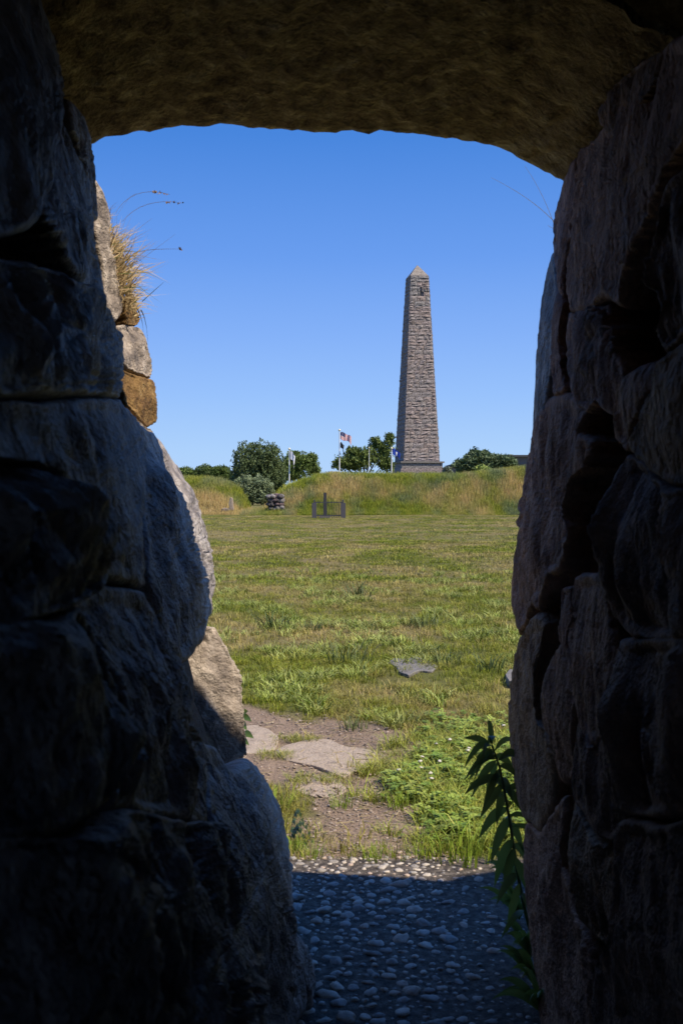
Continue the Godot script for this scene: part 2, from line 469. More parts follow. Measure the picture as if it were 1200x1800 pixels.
func build_roof() -> void:
	# the lintel: a rough slab swept along x with its own section
	var profile := [[-1.3, 2.22], [-0.64, 2.228], [-0.58, 2.245], [-0.435, 2.268], [-0.29, 2.274], [-0.06, 2.262], [0.145, 2.252], [0.29, 2.238], [0.39, 2.216], [0.48, 2.176], [0.56, 2.128], [0.75, 2.05], [1.3, 1.95]]
	var points := []
	var cols := 46
	var section := []
	for i in 27:
		section.append(Vector2(lerpf(2.02, 2.8, i / 26.0), 0.0))
	for i in 7:
		section.append(Vector2(2.82 - 0.02 * i, lerpf(0.02, 0.3, i / 6.0)))
	for i in 6:
		section.append(Vector2(lerpf(2.6, 2.1, i / 5.0), 0.36))
	for i in 6:
		section.append(Vector2(2.03, lerpf(0.3, 0.02, i / 5.0)))
	cols = section.size()
	for j in 181:
		var x := lerpf(-1.25, 1.25, j / 180.0)
		var y0 := 0.0
		for k in profile.size() - 1:
			if x >= profile[k][0] and x <= profile[k + 1][0]:
				y0 = lerpf(profile[k][1], profile[k + 1][1], smoothstep(0, 1, (x - profile[k][0]) / (profile[k + 1][0] - profile[k][0])) * 0.3 + 0.7 * (x - profile[k][0]) / (profile[k + 1][0] - profile[k][0]))
		for s in section:
			var y: float = y0 + s.y if s.y < 0.3 else maxf(y0 + s.y, 2.55)
			var under := clampf((s.x - 2.02) / 0.78, 0, 1)
			var p := Vector3(x, y + (0.05 * (1.0 - under) if s.y < 0.3 else 0.0), -s.x)
			var q := p * Vector3(1.0, 1.6, 1.6)
			var d := rock(q, Vector3.ONE, lerpf(0.9, 0.5, smoothstep(2.5, 2.8, s.x))) + n_fine.get_noise_3dv(q * 1.4) * 0.012 * minf(1.0, absf(s.x - 2.8) * 8.0 + 0.45)
			p += Vector3(0, -d, -d * 0.4)
			points.append(p)
	var lint := part("lintel_slab", grid_mesh(points, cols), M.lintel)
	tag(lint, "long mossy brown stone lintel slab roofing the far end of the passage", "lintel")
	# the next roof slab, nearer
	var near := []
	for j in 61:
		var x := lerpf(-1.3, 1.4, j / 60.0)
		for i in 40:
			var a := i / 39.0
			var p := Vector3(x, 2.34 - 0.04 * x, -lerpf(-2.6, 1.95, minf(a * 1.25, 1.0)))
			if a > 0.8:
				p.y += (a - 0.8) * 1.6
			p.y += rock(p, Vector3.ONE, 1.0)
			near.append(p)
	tag(part("roof_slab", grid_mesh(near, 40), M.stone_dun), "dark stone roof slab overhead in front of the lintel", "slab")
	# earth round the passage
	var b := begin()
	box(b, Vector3(-1.6, 2.68, -2.66), Vector3(1.7, 2.80, 3.2))
	var shadow_crest_pts := []
	for j in 121:
		var x := lerpf(-6.0, 6.0, j / 120.0)
		var y := 2.70 + n_patch.get_noise_2d(x * 4.0, 3.0) * 0.10 - 0.30 * exp(-pow((x - 1.98) / 0.24, 2.0))  # unseen crest, its dip shaped to bow the shadow edge on the floor
		for q in [[2.83, y - 0.35], [2.87, y - 0.12], [2.84, y - 0.03], [2.74, y], [2.55, y - 0.03], [2.3, y - 0.2]]:
			shadow_crest_pts.append(Vector3(x, q[1], -q[0] + 0.12 * (1.0 - smoothstep(1.0, 1.5, x)) - n_patch.get_noise_2d(x * 6.0, q[1] * 6.0) * 0.03))  # set back over the passage so sun reaches the left stones
	for s in [[-0.62, -1.0, -6.0], [0.95, 1.0, 6.0]]:
		flat(b)
		var xf: float = s[0] - (0.3 if s[1] < 0 else -0.02)
		var near_x: float = s[0]
		var far_x: float = s[2]
		var a0 := Vector3(near_x, 0, 3.2)
		var a1 := Vector3(xf, 0, -2.78)
		var a2 := Vector3(far_x, 0, -2.78)
		var a3 := Vector3(far_x, 0, 3.2)
		var up := Vector3(0, 2.40, 0)
		for e in [[a0, a1], [a1, a2], [a2, a3], [a3, a0]]:
			var p: Vector3 = e[0]
			var q: Vector3 = e[1]
			if s[1] < 0: quad(b, p, p + up, q + up, q)
			else: quad(b, q, q + up, p + up, p)
		if s[1] < 0: quad(b, a0 + up, a3 + up, a2 + up, a1 + up)
		else: quad(b, a0 + up, a1 + up, a2 + up, a3 + up)
	var bank := part("earth_bank", done(b), M.earth)
	tag(bank, "", "", "", "structure")
	part("crest", grid_mesh(shadow_crest_pts, 6), M.earth, bank)

# ------------------------------------------------------------------- ground
func dirt_at(x: float, zd: float) -> float:
	var r := n_patch.get_noise_2d(x * 9.0, zd * 9.0) * 0.26
	var right := 0.0
	if zd < 4.6: right = lerpf(0.38, 0.33, clampf((zd - 4.0) / 0.6, 0, 1))
	elif zd < 5.15: right = lerpf(0.33, 0.19, (zd - 4.6) / 0.55)
	else: right = lerpf(0.19, 0.42, clampf((zd - 5.15) / 0.5, 0, 1))
	var far := lerpf(6.9, 6.2, clampf((x + 0.6) / 1.0, 0, 1))
	var left := lerpf(-0.20, -0.75, smoothstep(4.7, 5.7, zd))
	var d := minf(minf(right - x, far - zd), x - left)
	d = minf(d, 0.12 + 1.2 * absf(zd - 4.92 + 0.5 * x) - 0.10)      # a strip of grass across the worn path
	return smoothstep(-0.06, 0.10, d + r)

func dryness(x: float, zd: float) -> float:
	var a := n_patch.get_noise_2d(x * 1.4, zd * 0.9 + 40.0) + 0.5 * n_patch.get_noise_2d(x * 5.0 + 9.0, zd * 3.5)
	a += 0.35 * smoothstep(0.15, 0.5, n_patch.get_noise_2d(x * 0.35 + 60.0, zd * 0.2)) * (1.0 - smoothstep(2.0, 5.0, absf(zd - 48.0)))
	a += 0.45 * exp(-pow((zd - 7.5) / 0.55, 2.0) - pow((x - 0.25) / 0.6, 2.0)) + 0.5 * exp(-pow((zd - 14.0) / 1.2, 2.0) - pow((x - 1.0) / 0.45, 2.0)) - 0.35 * exp(-pow((zd - 7.0) / 0.7, 2.0) - pow((x + 0.45) / 0.35, 2.0))
	var mown := n_patch.get_noise_2d(x * 0.25 + 200.0, zd * 0.8) * smoothstep(14.0, 30.0, zd)
	return clampf(0.36 + a * 1.25 + mown * 1.0 + clampf((zd - 9.0) / 60.0, 0, 0.10) - clampf((6.2 - zd) * 0.25, 0, 0.25), 0, 1)

func build_ground() -> void:
	var rows := [-4.0, -1.0, 1.0, 2.0]
	var zd := 2.2
	while zd < 900.0:
		rows.append(zd)
		zd += maxf(0.07, zd * 0.02)
	var cols := 101
	var points := []
	var colors := []
	for z in rows:
		for i in cols:
			var u := lerpf(-1, 1, i / (cols - 1.0))
			var x: float = signf(u) * pow(absf(u), 1.7) * (7.0 + 0.9 * maxf(z, 0.0))
			var y := 0.0
			if z > 3.9:
				y = n_patch.get_noise_2d(x * 2.0, z * 2.0) * 0.025 * smoothstep(3.9, 6.0, z)
				y += n_patch.get_noise_2d(x * 0.3, z * 0.3) * 0.10 * smoothstep(8.0, 25.0, z)
			else:
				y = n_patch.get_noise_2d(x * 7.0, z * 7.0) * 0.008
			points.append(Vector3(x, y, -z))
			var dirt := Color(.35, .255, .185) if z > 4.02 else Color(.22, .21, .20)
			var turf := Color(.14, .15, .025).lerp(Color(.27, .22, .09), dryness(x, z))
			var k := 1.0 if z < 4.05 else dirt_at(x, z)
			colors.append(turf.lerp(dirt, k))
	var g := part("ground", grid_mesh(points, cols, colors, true), M.ground)
	tag(g, "", "", "", "structure")

func pebble_mesh(seed_: int, div: int) -> ArrayMesh:
	rng.seed = seed_
	var st := begin()
	var k := Vector3(R(.85, 1.35), R(.36, .58), R(.65, 1.0))
	var off := Vector3(R(0, 50), R(0, 50), 0)
	var pts := []
	for j in div + 1:
		for i in div * 2 + 1:
			var th := PI * j / div
			var ph := TAU * (i % (div * 2)) / (div * 2)
			var v := Vector3(sin(th) * cos(ph), cos(th), sin(th) * sin(ph))
			var r := 1.0 + 0.62 * n_low.get_noise_3dv(v * 0.22 + off)
			pts.append(v * k * r)
	var m := grid_mesh(pts, div * 2 + 1)
	return m

func build_cobbles() -> void:
	var path := part("path", grid_mesh([Vector3(-0.6, 0.004, -4.0), Vector3(0.75, 0.004, -4.0), Vector3(-0.6, 0.004, -2.0), Vector3(0.75, 0.004, -2.0)], 2), M.path)
	tag(path, "", "", "", "structure")
	rng.seed = 5
	var spots := []
	var tries := 0
	while tries < 20000 and spots.size() < 1500:
		tries += 1
		var z := R(2.35, 4.03)
		var x := R(-0.5, 0.66)
		var edge := clampf((x - 0.25) / 0.3, 0, 1)
		if R(0, 1) < edge * 0.7:
			continue
		var big := pow(R(0, 1), 1.25)
		if z > 3.80: big *= 0.55
		var r := lerpf(0.008, 0.029, big) * (1.0 - 0.45 * edge)
		if tries > 1500: r = R(0.006, 0.018) * (1.0 - 0.4 * edge)
		if tries > 9000: r = R(0.004, 0.009)
		var ok := true
		for s in spots:
			if Vector2(s.x - x, s.y - z).length_squared() < pow((s.z + r) * 0.92, 2):
				ok = false
				break
		if ok:
			spots.append(Vector3(x, z, r))
	spots.sort_custom(func(a, b): return a.z > b.z)
	var meshes := []
	for i in 7:
		meshes.append(pebble_mesh(300 + i, 6))
	var mats := []
	for c in [Color(.62, .58, .53), Color(.52, .50, .48), Color(.72, .66, .58), Color(.38, .36, .34), Color(.60, .49, .41)]:
		var m: StandardMaterial3D = M.pebble.duplicate()
		m.albedo_color = lin(c.r, c.g, c.b)
		mats.append(m)
	var rest := []
	var tints := []
	rng.seed = 6
	for i in spots.size():
		var s: Vector3 = spots[i]
		var tr := Transform3D(Basis.from_euler(Vector3(R(-.2, .2), R(0, TAU), R(-.2, .2))).scaled(Vector3.ONE * s.z), Vector3(s.x, s.z * R(0.02, 0.22), -s.y))
		if i < 300:
			var o := part("pebble", meshes[i % 7], mats[rng.randi() % 5], path)
			o.transform = tr
		else:
			rest.append(tr)
			tints.append(mats[rng.randi() % 5].albedo_color.srgb_to_linear())
	scatter("gravel", pebble_mesh(320, 4), M.pebble, rest, tints, path)
	# loose gravel in the bare earth outside
	var where := []
	var cols := []
	rng.seed = 8
	for i in 9000:
		var z := R(4.02, 7.0)
		var x := R(-0.8, 0.5)
		if R(0, 1) > dirt_at(x, z) * (1.0 if z < 5.0 else 0.35):
			continue
		var r := lerpf(0.002, 0.010, pow(R(0, 1), 2.5))
		where.append(Transform3D(Basis.from_euler(Vector3(R(-.3, .3), R(0, TAU), R(-.3, .3))).scaled(Vector3.ONE * r), Vector3(x, r * 0.2, -z)))
		var k := R(.5, 1.25)
		cols.append(Color(.48 * k, .395 * k, .325 * k))
	tag(scatter("loose_gravel", pebble_mesh(321, 4), M.pebble, where, cols), "loose tan gravel scattered on the bare earth beyond the cobbles", "gravel")

func build_slabs() -> void:
	var list := [
		["flat tan slab of stone set in the bare earth, the largest", M.slab, [486, 1318, 506, 1308, 548, 1298, 580, 1300, 604, 1312, 640, 1316, 677, 1327, 664, 1336, 652, 1350, 622, 1356, 604, 1366, 574, 1354, 552, 1346, 522, 1340, 500, 1334], 0.010],
		["tan stone slab at the left beside the wall end", M.slab, [420, 1280, 446, 1274, 472, 1282, 490, 1296, 484, 1316, 452, 1324, 424, 1322], 0.010],
		["low worn slab half buried in earth just before the large slab", M.slab, [520, 1372, 560, 1358, 596, 1366, 612, 1384, 590, 1398, 556, 1396, 526, 1388], -0.004],
		["flat grey stone lying in the grass with blades over its right end", M.slab_grey, [682, 1168, 692, 1161, 714, 1162, 730, 1158, 752, 1165, 769, 1174, 758, 1184, 736, 1183, 718, 1190, 700, 1184, 696, 1176], 0.028],
		["small pale stone in the grass near the right wall", M.slab_grey, [888, 1196, 896, 1186, 908, 1190, 908, 1206, 894, 1206], 0.05],
	]
	for e in list:
		var o := part("ground_stone", stone_mesh(3, e[2], 0.012, 0.05, hash(e[0]), 0.22, e[3]), e[1])
		tag(o, e[0], "stone")

# -------------------------------------------------------------------- grass
func tuft_mesh(seed_: int, blades: int, height: float, spread: float, width: float, lean := 0.6) -> ArrayMesh:
	rng.seed = seed_
	var st := begin()
	flat(st)
	for i in blades:
		var a := R(0, TAU)
		var root := Vector3(cos(a), 0, sin(a)) * spread * sqrt(R(0, 1))
		var dir := Vector3.ZERO
		a += R(-0.9, 0.9)
		dir = Vector3(cos(a), 0, sin(a)) * R(0.1, 1.0) * lean
		var h := height * R(0.5, 1.1)
		var side := Vector3(-sin(a), 0, cos(a)).rotated(Vector3.UP, R(-0.7, 0.7))
		var k := R(0.72, 1.25)
		ribbon(st, [root, root + Vector3(0, h * 0.5, 0) + dir * h * 0.2, root + Vector3(0, h * 0.82, 0) + dir * h * 0.6, root + Vector3(0, h * R(.55, .95), 0) + dir * h * 1.1], width * R(0.7, 1.2), side, Color(k, k * R(.92, 1.06), k * R(.8, 1.1)))
	return done(st)

func turf_color(x: float, zd: float, dry: float) -> Color:
	var g := Color(.15, .21, .018).lerp(Color(.31, .32, .035), R(0, 1))
	var t := Color(.50, .39, .17).lerp(Color(.38, .32, .10), R(0, 1))
	var c := g.lerp(t, clampf(dry + R(-0.35, 0.35), 0, 1))
	return c * R(0.55, 1.4)

func build_grass() -> void:
	var meshes := [tuft_mesh(1, 16, 0.05, 0.035, 0.0035, 1.1), tuft_mesh(2, 14, 0.07, 0.045, 0.0045, 1.5), tuft_mesh(3, 14, 0.05, 0.14, 0.010, 0.8)]
	var where := [[], [], []]
	var tints := [[], [], []]
	rng.seed = 91
	var bands := [[4.0, 9.0, 520.0], [9.0, 16.0, 220.0], [16.0, 30.0, 70.0], [30.0, 63.0, 26.0]]
	for b in bands:
		var wide: float = 0.42 * b[1] + 0.6
		var n := int((b[1] - b[0]) * wide * b[2])
		for i in n:
			var z := R(b[0], b[1])
			var half := 0.21 * z + 0.3
			var x := R(-wide * 0.5, wide * 0.5)
			if absf(x) > half:
				continue
			var d := dirt_at(x, z) if z < 8.0 else 0.0
			if z < 4.2: d *= 0.45 + 0.5 * smoothstep(4.12, 4.2, z)
			if absf(x - 0.52) < 0.24 and z > 7.65 and z < 8.25 and R(0, 1) < 0.8:
				continue
			if R(0, 1) < d * 0.985:
				continue
			var dry := dryness(x, z)
			if dry > 0.55 and R(0, 1) < 0.3:
				continue
			var v := 2 if z > 16.0 else rng.randi() % 2
			var s := R(0.6, 1.15) * (1.0 if z > 9.0 else 0.85) * (1.0 + 0.9 * maxf(0.0, n_patch.get_noise_2d(x * 6.0 + 70.0, z * 6.0)))
			var y := n_patch.get_noise_2d(x * 2.0, z * 2.0) * 0.025 * smoothstep(3.9, 6.0, z) + n_patch.get_noise_2d(x * 0.3, z * 0.3) * 0.10 * smoothstep(8.0, 25.0, z)
			where[v].append(Transform3D(Basis(Vector3.UP, R(0, TAU)).scaled(Vector3(s, s * R(.7, 1.2), s)), Vector3(x, y - 0.004, -z)))
			tints[v].append(turf_color(x, z, dry))
	# clumps of broader, bluish blades in the rough middle of the lawn
	var weeds := []
	var weed_tints := []
	for i in 5200:
		var z := R(6.2, 19.0)
		var x := R(-0.21, 0.21) * z
		var p := n_patch.get_noise_2d(x * 3.2 + 500.0, z * 1.6)
		if p < 0.12 + 0.02 * absf(z - 10.5) or dirt_at(x, z) > 0.3:
			continue
		if absf(x - 0.50) < 0.32 and z > 7.3 and z < 8.4:      # the grey stone lies bare
			continue
		var s := R(0.55, 1.3)
		weeds.append(Transform3D(Basis(Vector3.UP, R(0, TAU)).scaled(Vector3(s, s * R(.6, 1.0), s)), Vector3(x, n_patch.get_noise_2d(x * 2.0, z * 2.0) * 0.025 - 0.004, -z)))
		weed_tints.append(Color(.20, .27, .035).lerp(Color(.44, .46, .15), R(0, 1)) * R(.6, 1.3))
	tag(scatter("lawn_weeds", tuft_mesh(4, 16, 0.095, 0.08, 0.010, 1.7), M.leaf, weeds, weed_tints), "broad bladed green weeds clumped in the rough middle of the lawn", "weeds")
	for v in 3:
		tag(scatter("grass", meshes[v], M.leaf, where[v], tints[v]), ["short mown lawn grass near the passage", "longer patchy lawn grass near the passage", "far mown lawn grass stretching to the rampart"][v], "grass")

# tall uncut grass on the earth rampart
var crest := [[-30, 1.9], [-10, 1.95], [-8.2, 1.9], [-7.2, 1.5], [-6.7, 0.7], [-6.35, 0.0], [-4.65, 0.0], [-4.2, 0.75], [-3.9, 1.05], [-3.3, 1.5], [-2.4, 1.85], [-1.3, 2.15], [0.0, 2.2], [5.0, 2.15], [8.0, 2.15], [9.5, 2.35], [11.5, 2.6], [40, 2.6]]
func crest_at(x: float) -> float:
	for i in crest.size() - 1:
		if x < crest[i + 1][0]:
			return lerpf(crest[i][1], crest[i + 1][1], clampf((x - crest[i][0]) / (crest[i + 1][0] - crest[i][0]), 0, 1))
	return crest[-1][1]

func rampart_y(x: float, zd: float) -> float:
	var c := crest_at(x)
	var front := smoothstep(64.5, 70.5, zd)
	return c * front * (1.0 - smoothstep(76.0, 84.0, zd)) + n_patch.get_noise_2d(x * 0.8, zd * 0.8) * 0.12 * front - 0.03

func build_rampart() -> void:
	var points := []
	var colors := []
	var cols := 121
	for j in 31:
		for i in cols:
			var x := lerpf(-34, 36, i / (cols - 1.0))
			var z := lerpf(64.0, 86.0, j / 30.0)
			points.append(Vector3(x, rampart_y(x, z), -z))
			colors.append(Color(.20, .19, .04).lerp(Color(.32, .24, .10), clampf(0.5 + n_patch.get_noise_2d(x, z), 0, 1)))
	tag(part("rampart_hill", grid_mesh(points, cols, colors, true), M.ground), "", "", "", "structure")
	var mesh := tuft_mesh(41, 16, 0.62, 0.22, 0.016, 0.45)
	var weed := tuft_mesh(42, 26, 0.40, 0.20, 0.04, 0.8)
	var where := [[], []]
	var tints := [[], []]
	rng.seed = 44
	for i in 30000:
		var z := 64.3 + 12.0 * pow(R(0, 1), 1.15)
		var x := R(-13, 15)
		var c := crest_at(x)
		if c < 0.12 and R(0, 1) < 0.75:
			continue
		var up := clampf(rampart_y(x, z) / maxf(c, 0.2), 0, 1)
		var a := n_patch.get_noise_2d(x * 0.9 + 30.0, up * 2.0) + 0.6 * n_patch.get_noise_2d(x * 3.0, up * 8.0 + 90.0)
		var green := Color(.20, .28, .03).lerp(Color(.40, .40, .05), R(0, 1))
		var grey := Color(.23, .28, .13)
		var tan_ := Color(.64, .52, .22).lerp(Color(.62, .43, .20), R(0, 1))
		var dry := smoothstep(0.06, 0.35, up) * (1.0 - smoothstep(0.62, 0.95, up)) * 0.60 - 0.06 + a * 1.0
		if x < -6.0: dry = 0.95 - smoothstep(0.35, 0.8, up) * 0.9 + a * 0.3
		elif x > 8.0: dry += 0.2
		var col := green.lerp(grey, clampf(n_patch.get_noise_2d(x * 1.7, 70.0 + up * 3.0) * 1.5 + 0.25, 0, 1)).lerp(tan_, clampf(dry + R(-0.2, 0.2), 0, 1))
		var leafy_one := dry < 0.35 and R(0, 1) < 0.6
		var v := 1 if leafy_one else 0
		var s := R(0.65, 1.2) * (1.0 if up > 0.1 else 0.8)
		if z < 64.9: s *= 0.7
		where[v].append(Transform3D(Basis(Vector3.UP, R(0, TAU)).scaled(Vector3(s, s, s)), Vector3(x, rampart_y(x, z) - 0.02, -z)))
		tints[v].append(col * R(.8, 1.15))
	tag(scatter("tall_grass", mesh, M.dry, where[0], tints[0]), "tall dry and green grass covering the earth rampart", "grass")
	tag(scatter("tall_weeds", weed, M.leaf, where[1], tints[1]), "leafy green weeds among the grass on the rampart", "weeds")

# --------------------------------------------------------------- far objects
func rough_block(st: SurfaceTool, o: Vector3, u: Vector3, v0: Vector3, w: Array, n: Vector3) -> void:
	# w: four corners (bottom left, bottom right, top right, top left) on the face; n outward
	flat(st)
	var g := []
	for j in 4:
		for i in 4:
			var a: Vector3 = w[0].lerp(w[1], i / 3.0)
			var b: Vector3 = w[3].lerp(w[2], i / 3.0)
			var p := a.lerp(b, j / 3.0)
			var inner := (i == 1 or i == 2) and (j == 1 or j == 2)
			g.append(p + n * ((R(0.02, 0.24)) if inner else R(0.0, 0.07)))
	for j in 3:
		for i in 3:
			var k := j * 4 + i
			quad(st, g[k], g[k + 4], g[k + 5], g[k + 1])
	var back := []
	for p in w:
		back.append(p - n * 0.25)
	quad(st, back[0], g[0], g[3], back[1])
	quad(st, back[1], g[3], g[15], back[2])
	quad(st, back[2], g[15], g[12], back[3])
	quad(st, back[3], g[12], g[0], back[0])

func build_obelisk() -> void:
	var x0 := 132.5 / FOCAL * 202.0
	var ob := thing("obelisk", Vector3(x0, 0, -202.0), "tall tapering granite obelisk monument with a pointed top behind the rampart", "monument")
	ob.rotation.y = deg_to_rad(10.6)
	var y0 := 6.9
	var y1 := 40.7
	var w0 := 3.35
	var w1 := 1.70
	var mats := []
	for c in [[.54, .48, .49], [.50, .46, .47], [.58, .52, .52], [.48, .455, .475], [.55, .48, .47], [.53, .50, .51]]:
		mats.append(stone_mat(lin(c[0], c[1], c[2]), M.stone_grey.albedo_texture, 0.35, 5.0))
	var grey := stone_mat(lin(.44, .44, .46), M.stone_grey.albedo_texture, 0.3, 1.5)
	var st := begin()
	frustum(st, Vector3(-w0 + .22, y0, -w0 + .22), Vector3(w0 - .22, y1, w0 - .22), Vector3(-w1 + .22, 0, -w1 + .22), Vector3(w1 - .22, 0, w1 - .22))
	part("shaft_core", done(st), plain(lin(.26, .235, .23), 0.9), ob)
	# rough granite courses: the front block by block
	rng.seed = 17
	for fc in 4:
		var turn := Basis(Vector3.UP, [0.0, -PI / 2, PI / 2, PI][fc])
		var all := begin()
		var y := y0
		while y < y1 - 0.2:
			var h := minf(R(0.55, 1.0), y1 - y)
			if y1 - y - h < 0.35: h = y1 - y
			var ha := lerpf(w0, w1, (y - y0) / (y1 - y0))
			var hb := lerpf(w0, w1, (y + h - y0) / (y1 - y0))
			var cuts := [-1.0]
			while cuts[-1] < 1.0:
				var step := R(0.85, 2.1) / ha
				if cuts[-1] + step > 1.0 - 0.5 / ha: cuts.append(1.0)
				else: cuts.append(cuts[-1] + step)
			for k in cuts.size() - 1:
				var g := 0.025 / ha
				var a: float = cuts[k] + g
				var b: float = cuts[k + 1] - g
				if fc == 0 and y > 36.6 and y < 38.0 and a < 0.22 and b > 0.0:   # the window slit
					if b > 0.22 + (0.0 - a): a = maxf(a, 0.22) if a > -0.15 else a
					else: b = minf(b, 0.0)
					if a < 0.0 and b > 0.0:
						var left_part := [turn * Vector3(a * ha, y + 0.012, ha), turn * Vector3(0, y + 0.012, ha), turn * Vector3(0, y + h - 0.012, hb), turn * Vector3(a * hb, y + h - 0.012, hb)]
						var s3 := begin()
						rough_block(s3, Vector3.ZERO, Vector3.ZERO, Vector3.ZERO, left_part, turn * Vector3(0, 0.05, 1).normalized())
						part("stone_block", done(s3), grey, ob)
						a = 0.22
					if b - a < 0.08: continue
				var quadc := [turn * Vector3(a * ha, y + 0.012, ha), turn * Vector3(b * ha, y + 0.012, ha), turn * Vector3(b * hb, y + h - 0.012, hb), turn * Vector3(a * hb, y + h - 0.012, hb)]
				var n := turn * Vector3(0, 0.05, 1).normalized()
				if fc == 0:
					if h > 0.72 and R(0, 1) < 0.3:
						var cut := R(0.4, 0.6)
						var ml: Vector3 = quadc[0].lerp(quadc[3], cut)
						var mr: Vector3 = quadc[1].lerp(quadc[2], cut)
						var gap := Vector3(0, 0.012, 0)
						var s2 := begin()
						rough_block(s2, Vector3.ZERO, Vector3.ZERO, Vector3.ZERO, [ml + gap, mr + gap, quadc[2], quadc[3]], n)
						part("stone_block", done(s2), mats[rng.randi() % 6], ob)
						quadc = [quadc[0], quadc[1], mr - gap, ml - gap]
					var s1 := begin()
					rough_block(s1, Vector3.ZERO, Vector3.ZERO, Vector3.ZERO, quadc, n)
					part("stone_block", done(s1), grey if y > 34.9 and R(0, 1) < 0.7 else mats[rng.randi() % 6], ob)
				else:
					rough_block(all, Vector3.ZERO, Vector3.ZERO, Vector3.ZERO, quadc, n)
			y += h
		if fc > 0:
			var o := part("masonry_face", done(all), mats[3], ob)
			o.set_meta("kind", "stuff")
	st = begin()
	frustum(st, Vector3(0.02, 36.7, w1 - .2), Vector3(0.37, 38.0, 1.80), Vector3(0.02, 0, w1 - .3), Vector3(0.37, 0, 1.73))
	part("window_slit", done(st), plain(lin(.015, .015, .02), 0.9), ob)
	# belt of projecting stone under the top stage
	st = begin()
	box(st, Vector3(-2.06, 34.55, -2.06), Vector3(2.06, 34.75, 2.06))
	part("string_course", done(st), mats[2], ob)
	# pyramidion in three rows of cut stone
	for k in 3:
		st = begin()
		var a := lerpf(1.68, 0.0, k / 3.0)
		var b := lerpf(1.68, 0.0, (k + 1) / 3.0) + (0.0 if k == 2 else 0.02)
		frustum(st, Vector3(-a, 40.72 + k * 0.75, -a), Vector3(a, 41.46 + k * 0.75, a), Vector3(-b, 0, -b), Vector3(b, 0, b))
		part("cap_stone", done(st), stone_mat(lin(.50, .47, .44), M.stone_grey.albedo_texture, 0.5, 0.5), ob)
	# plinth: cornice, die, steps
	for e in [[4.05, 6.62, 6.9, M.slab_grey], [3.78, 5.65, 6.62, grey], [3.9, 5.45, 5.65, mats[2]], [4.05, 3.0, 5.45, mats[0]]]:
		st = begin()
		box(st, Vector3(-e[0], e[1], -e[0]), Vector3(e[0], e[2], e[0]))
		part("plinth_course", done(st), e[3], ob)

func leaf_card(seed_: int, leaves: int, size: float, long_ := 1.0) -> ArrayMesh:
	rng.seed = seed_
	var st := begin()
	flat(st)
	for i in leaves:
		var b := Basis.from_euler(Vector3(R(0, TAU), R(0, TAU), R(0, TAU)))
		var c := Vector3(R(-1, 1), R(-1, 1), R(-1, 1)) * size * 1.1
		var l := size * R(0.6, 1.1) * long_
		var w := size * R(0.3, 0.5)
		var k := R(0.75, 1.25)
		var p := [c + b * Vector3(-l, 0, 0), c + b * Vector3(0, w * .25, w), c + b * Vector3(l, 0, 0), c + b * Vector3(0, w * .25, -w)]
		for v in [p[0], p[1], p[2], p[0], p[2], p[3]]:
			st.set_color(Color(k, k, k * 0.9))
			st.add_vertex(v)
	return done(st)

# lobes: [px, py, radius across px, radius up px]; the crown's depth is like its width
func tree(called: String, label: String, category: String, zd: float, lobes: Array, leaves: int, tint: Color, tint2: Color, mesh: Mesh, trunk_px: float, loose := 0.25, group := "") -> void:
	var s := zd / FOCAL
	var foot := at(trunk_px, 865, zd)
	foot.y = 0.0
	var t := thing(called, foot, label, category, group)
	var st := begin()
	var top: Vector3 = at(lobes[0][0], lobes[0][1], zd) - foot
	tube(st, [Vector3.ZERO, Vector3(top.x * 0.2, top.y * 0.35, 0), Vector3(top.x * 0.7, top.y * 0.7, 0), top], 0.03 * top.y + 0.04, 0.05)
	for l in lobes:
		var p: Vector3 = at(l[0], l[1], zd) - foot
		var a := Vector3(top.x * 0.3, minf(top.y, p.y) * 0.5, 0)
		tube(st, [a, a.lerp(p, 0.5) + Vector3(0, 0.1, R(-.5, .5)), p + Vector3(0, l[3] * s * 0.5, 0)], 0.09, 0.02, 5)
	part("trunk", done(st), M.bark, t)
	var total := 0.0
	for l in lobes:
		total += pow(l[2] * l[3], 0.85)
	var where := []
	var tints := []
	for l in lobes:
		var c: Vector3 = at(l[0], l[1], zd) - foot
		var n := int(leaves * pow(l[2] * l[3], 0.85) / total)
		var puffs := []
		for k in 60:
			var d := Vector3(R(-1, 1), R(-1, 1), R(-1, 1)).normalized() * R(0.15, 0.84)
			puffs.append([d, R(0.20, 0.40), R(0, 1)])
		for k in n:
			var f: Array = puffs[rng.randi() % 60]
			var q: Vector3 = f[0] + Vector3(R(-1, 1), R(-1, 1), R(-1, 1)).normalized() * f[1] * pow(R(0.1, 1), 0.5)
			if R(0, 1) < 0.35 - loose * 0.6:
				q = Vector3(R(-1, 1), R(-1, 1), R(-1, 1)).normalized() * R(0.7, 1.0)
			if R(0, 1) < loose * 0.4:
				q *= R(1.0, 1.0 + loose)
			var p := c + Vector3(q.x * l[2] * s, q.y * l[3] * s, q.z * l[2] * s)
			if p.y < 0.05:
				continue
			where.append(Transform3D(Basis.from_euler(Vector3(R(0, TAU), R(0, TAU), R(0, TAU))), p))
			tints.append(tint.lerp(tint2, clampf(f[2] * 0.7 + R(0, 0.3), 0, 1)) * R(1.1, 2.0))
	scatter("crown", mesh, M.leaf_shrub, where, tints, t)

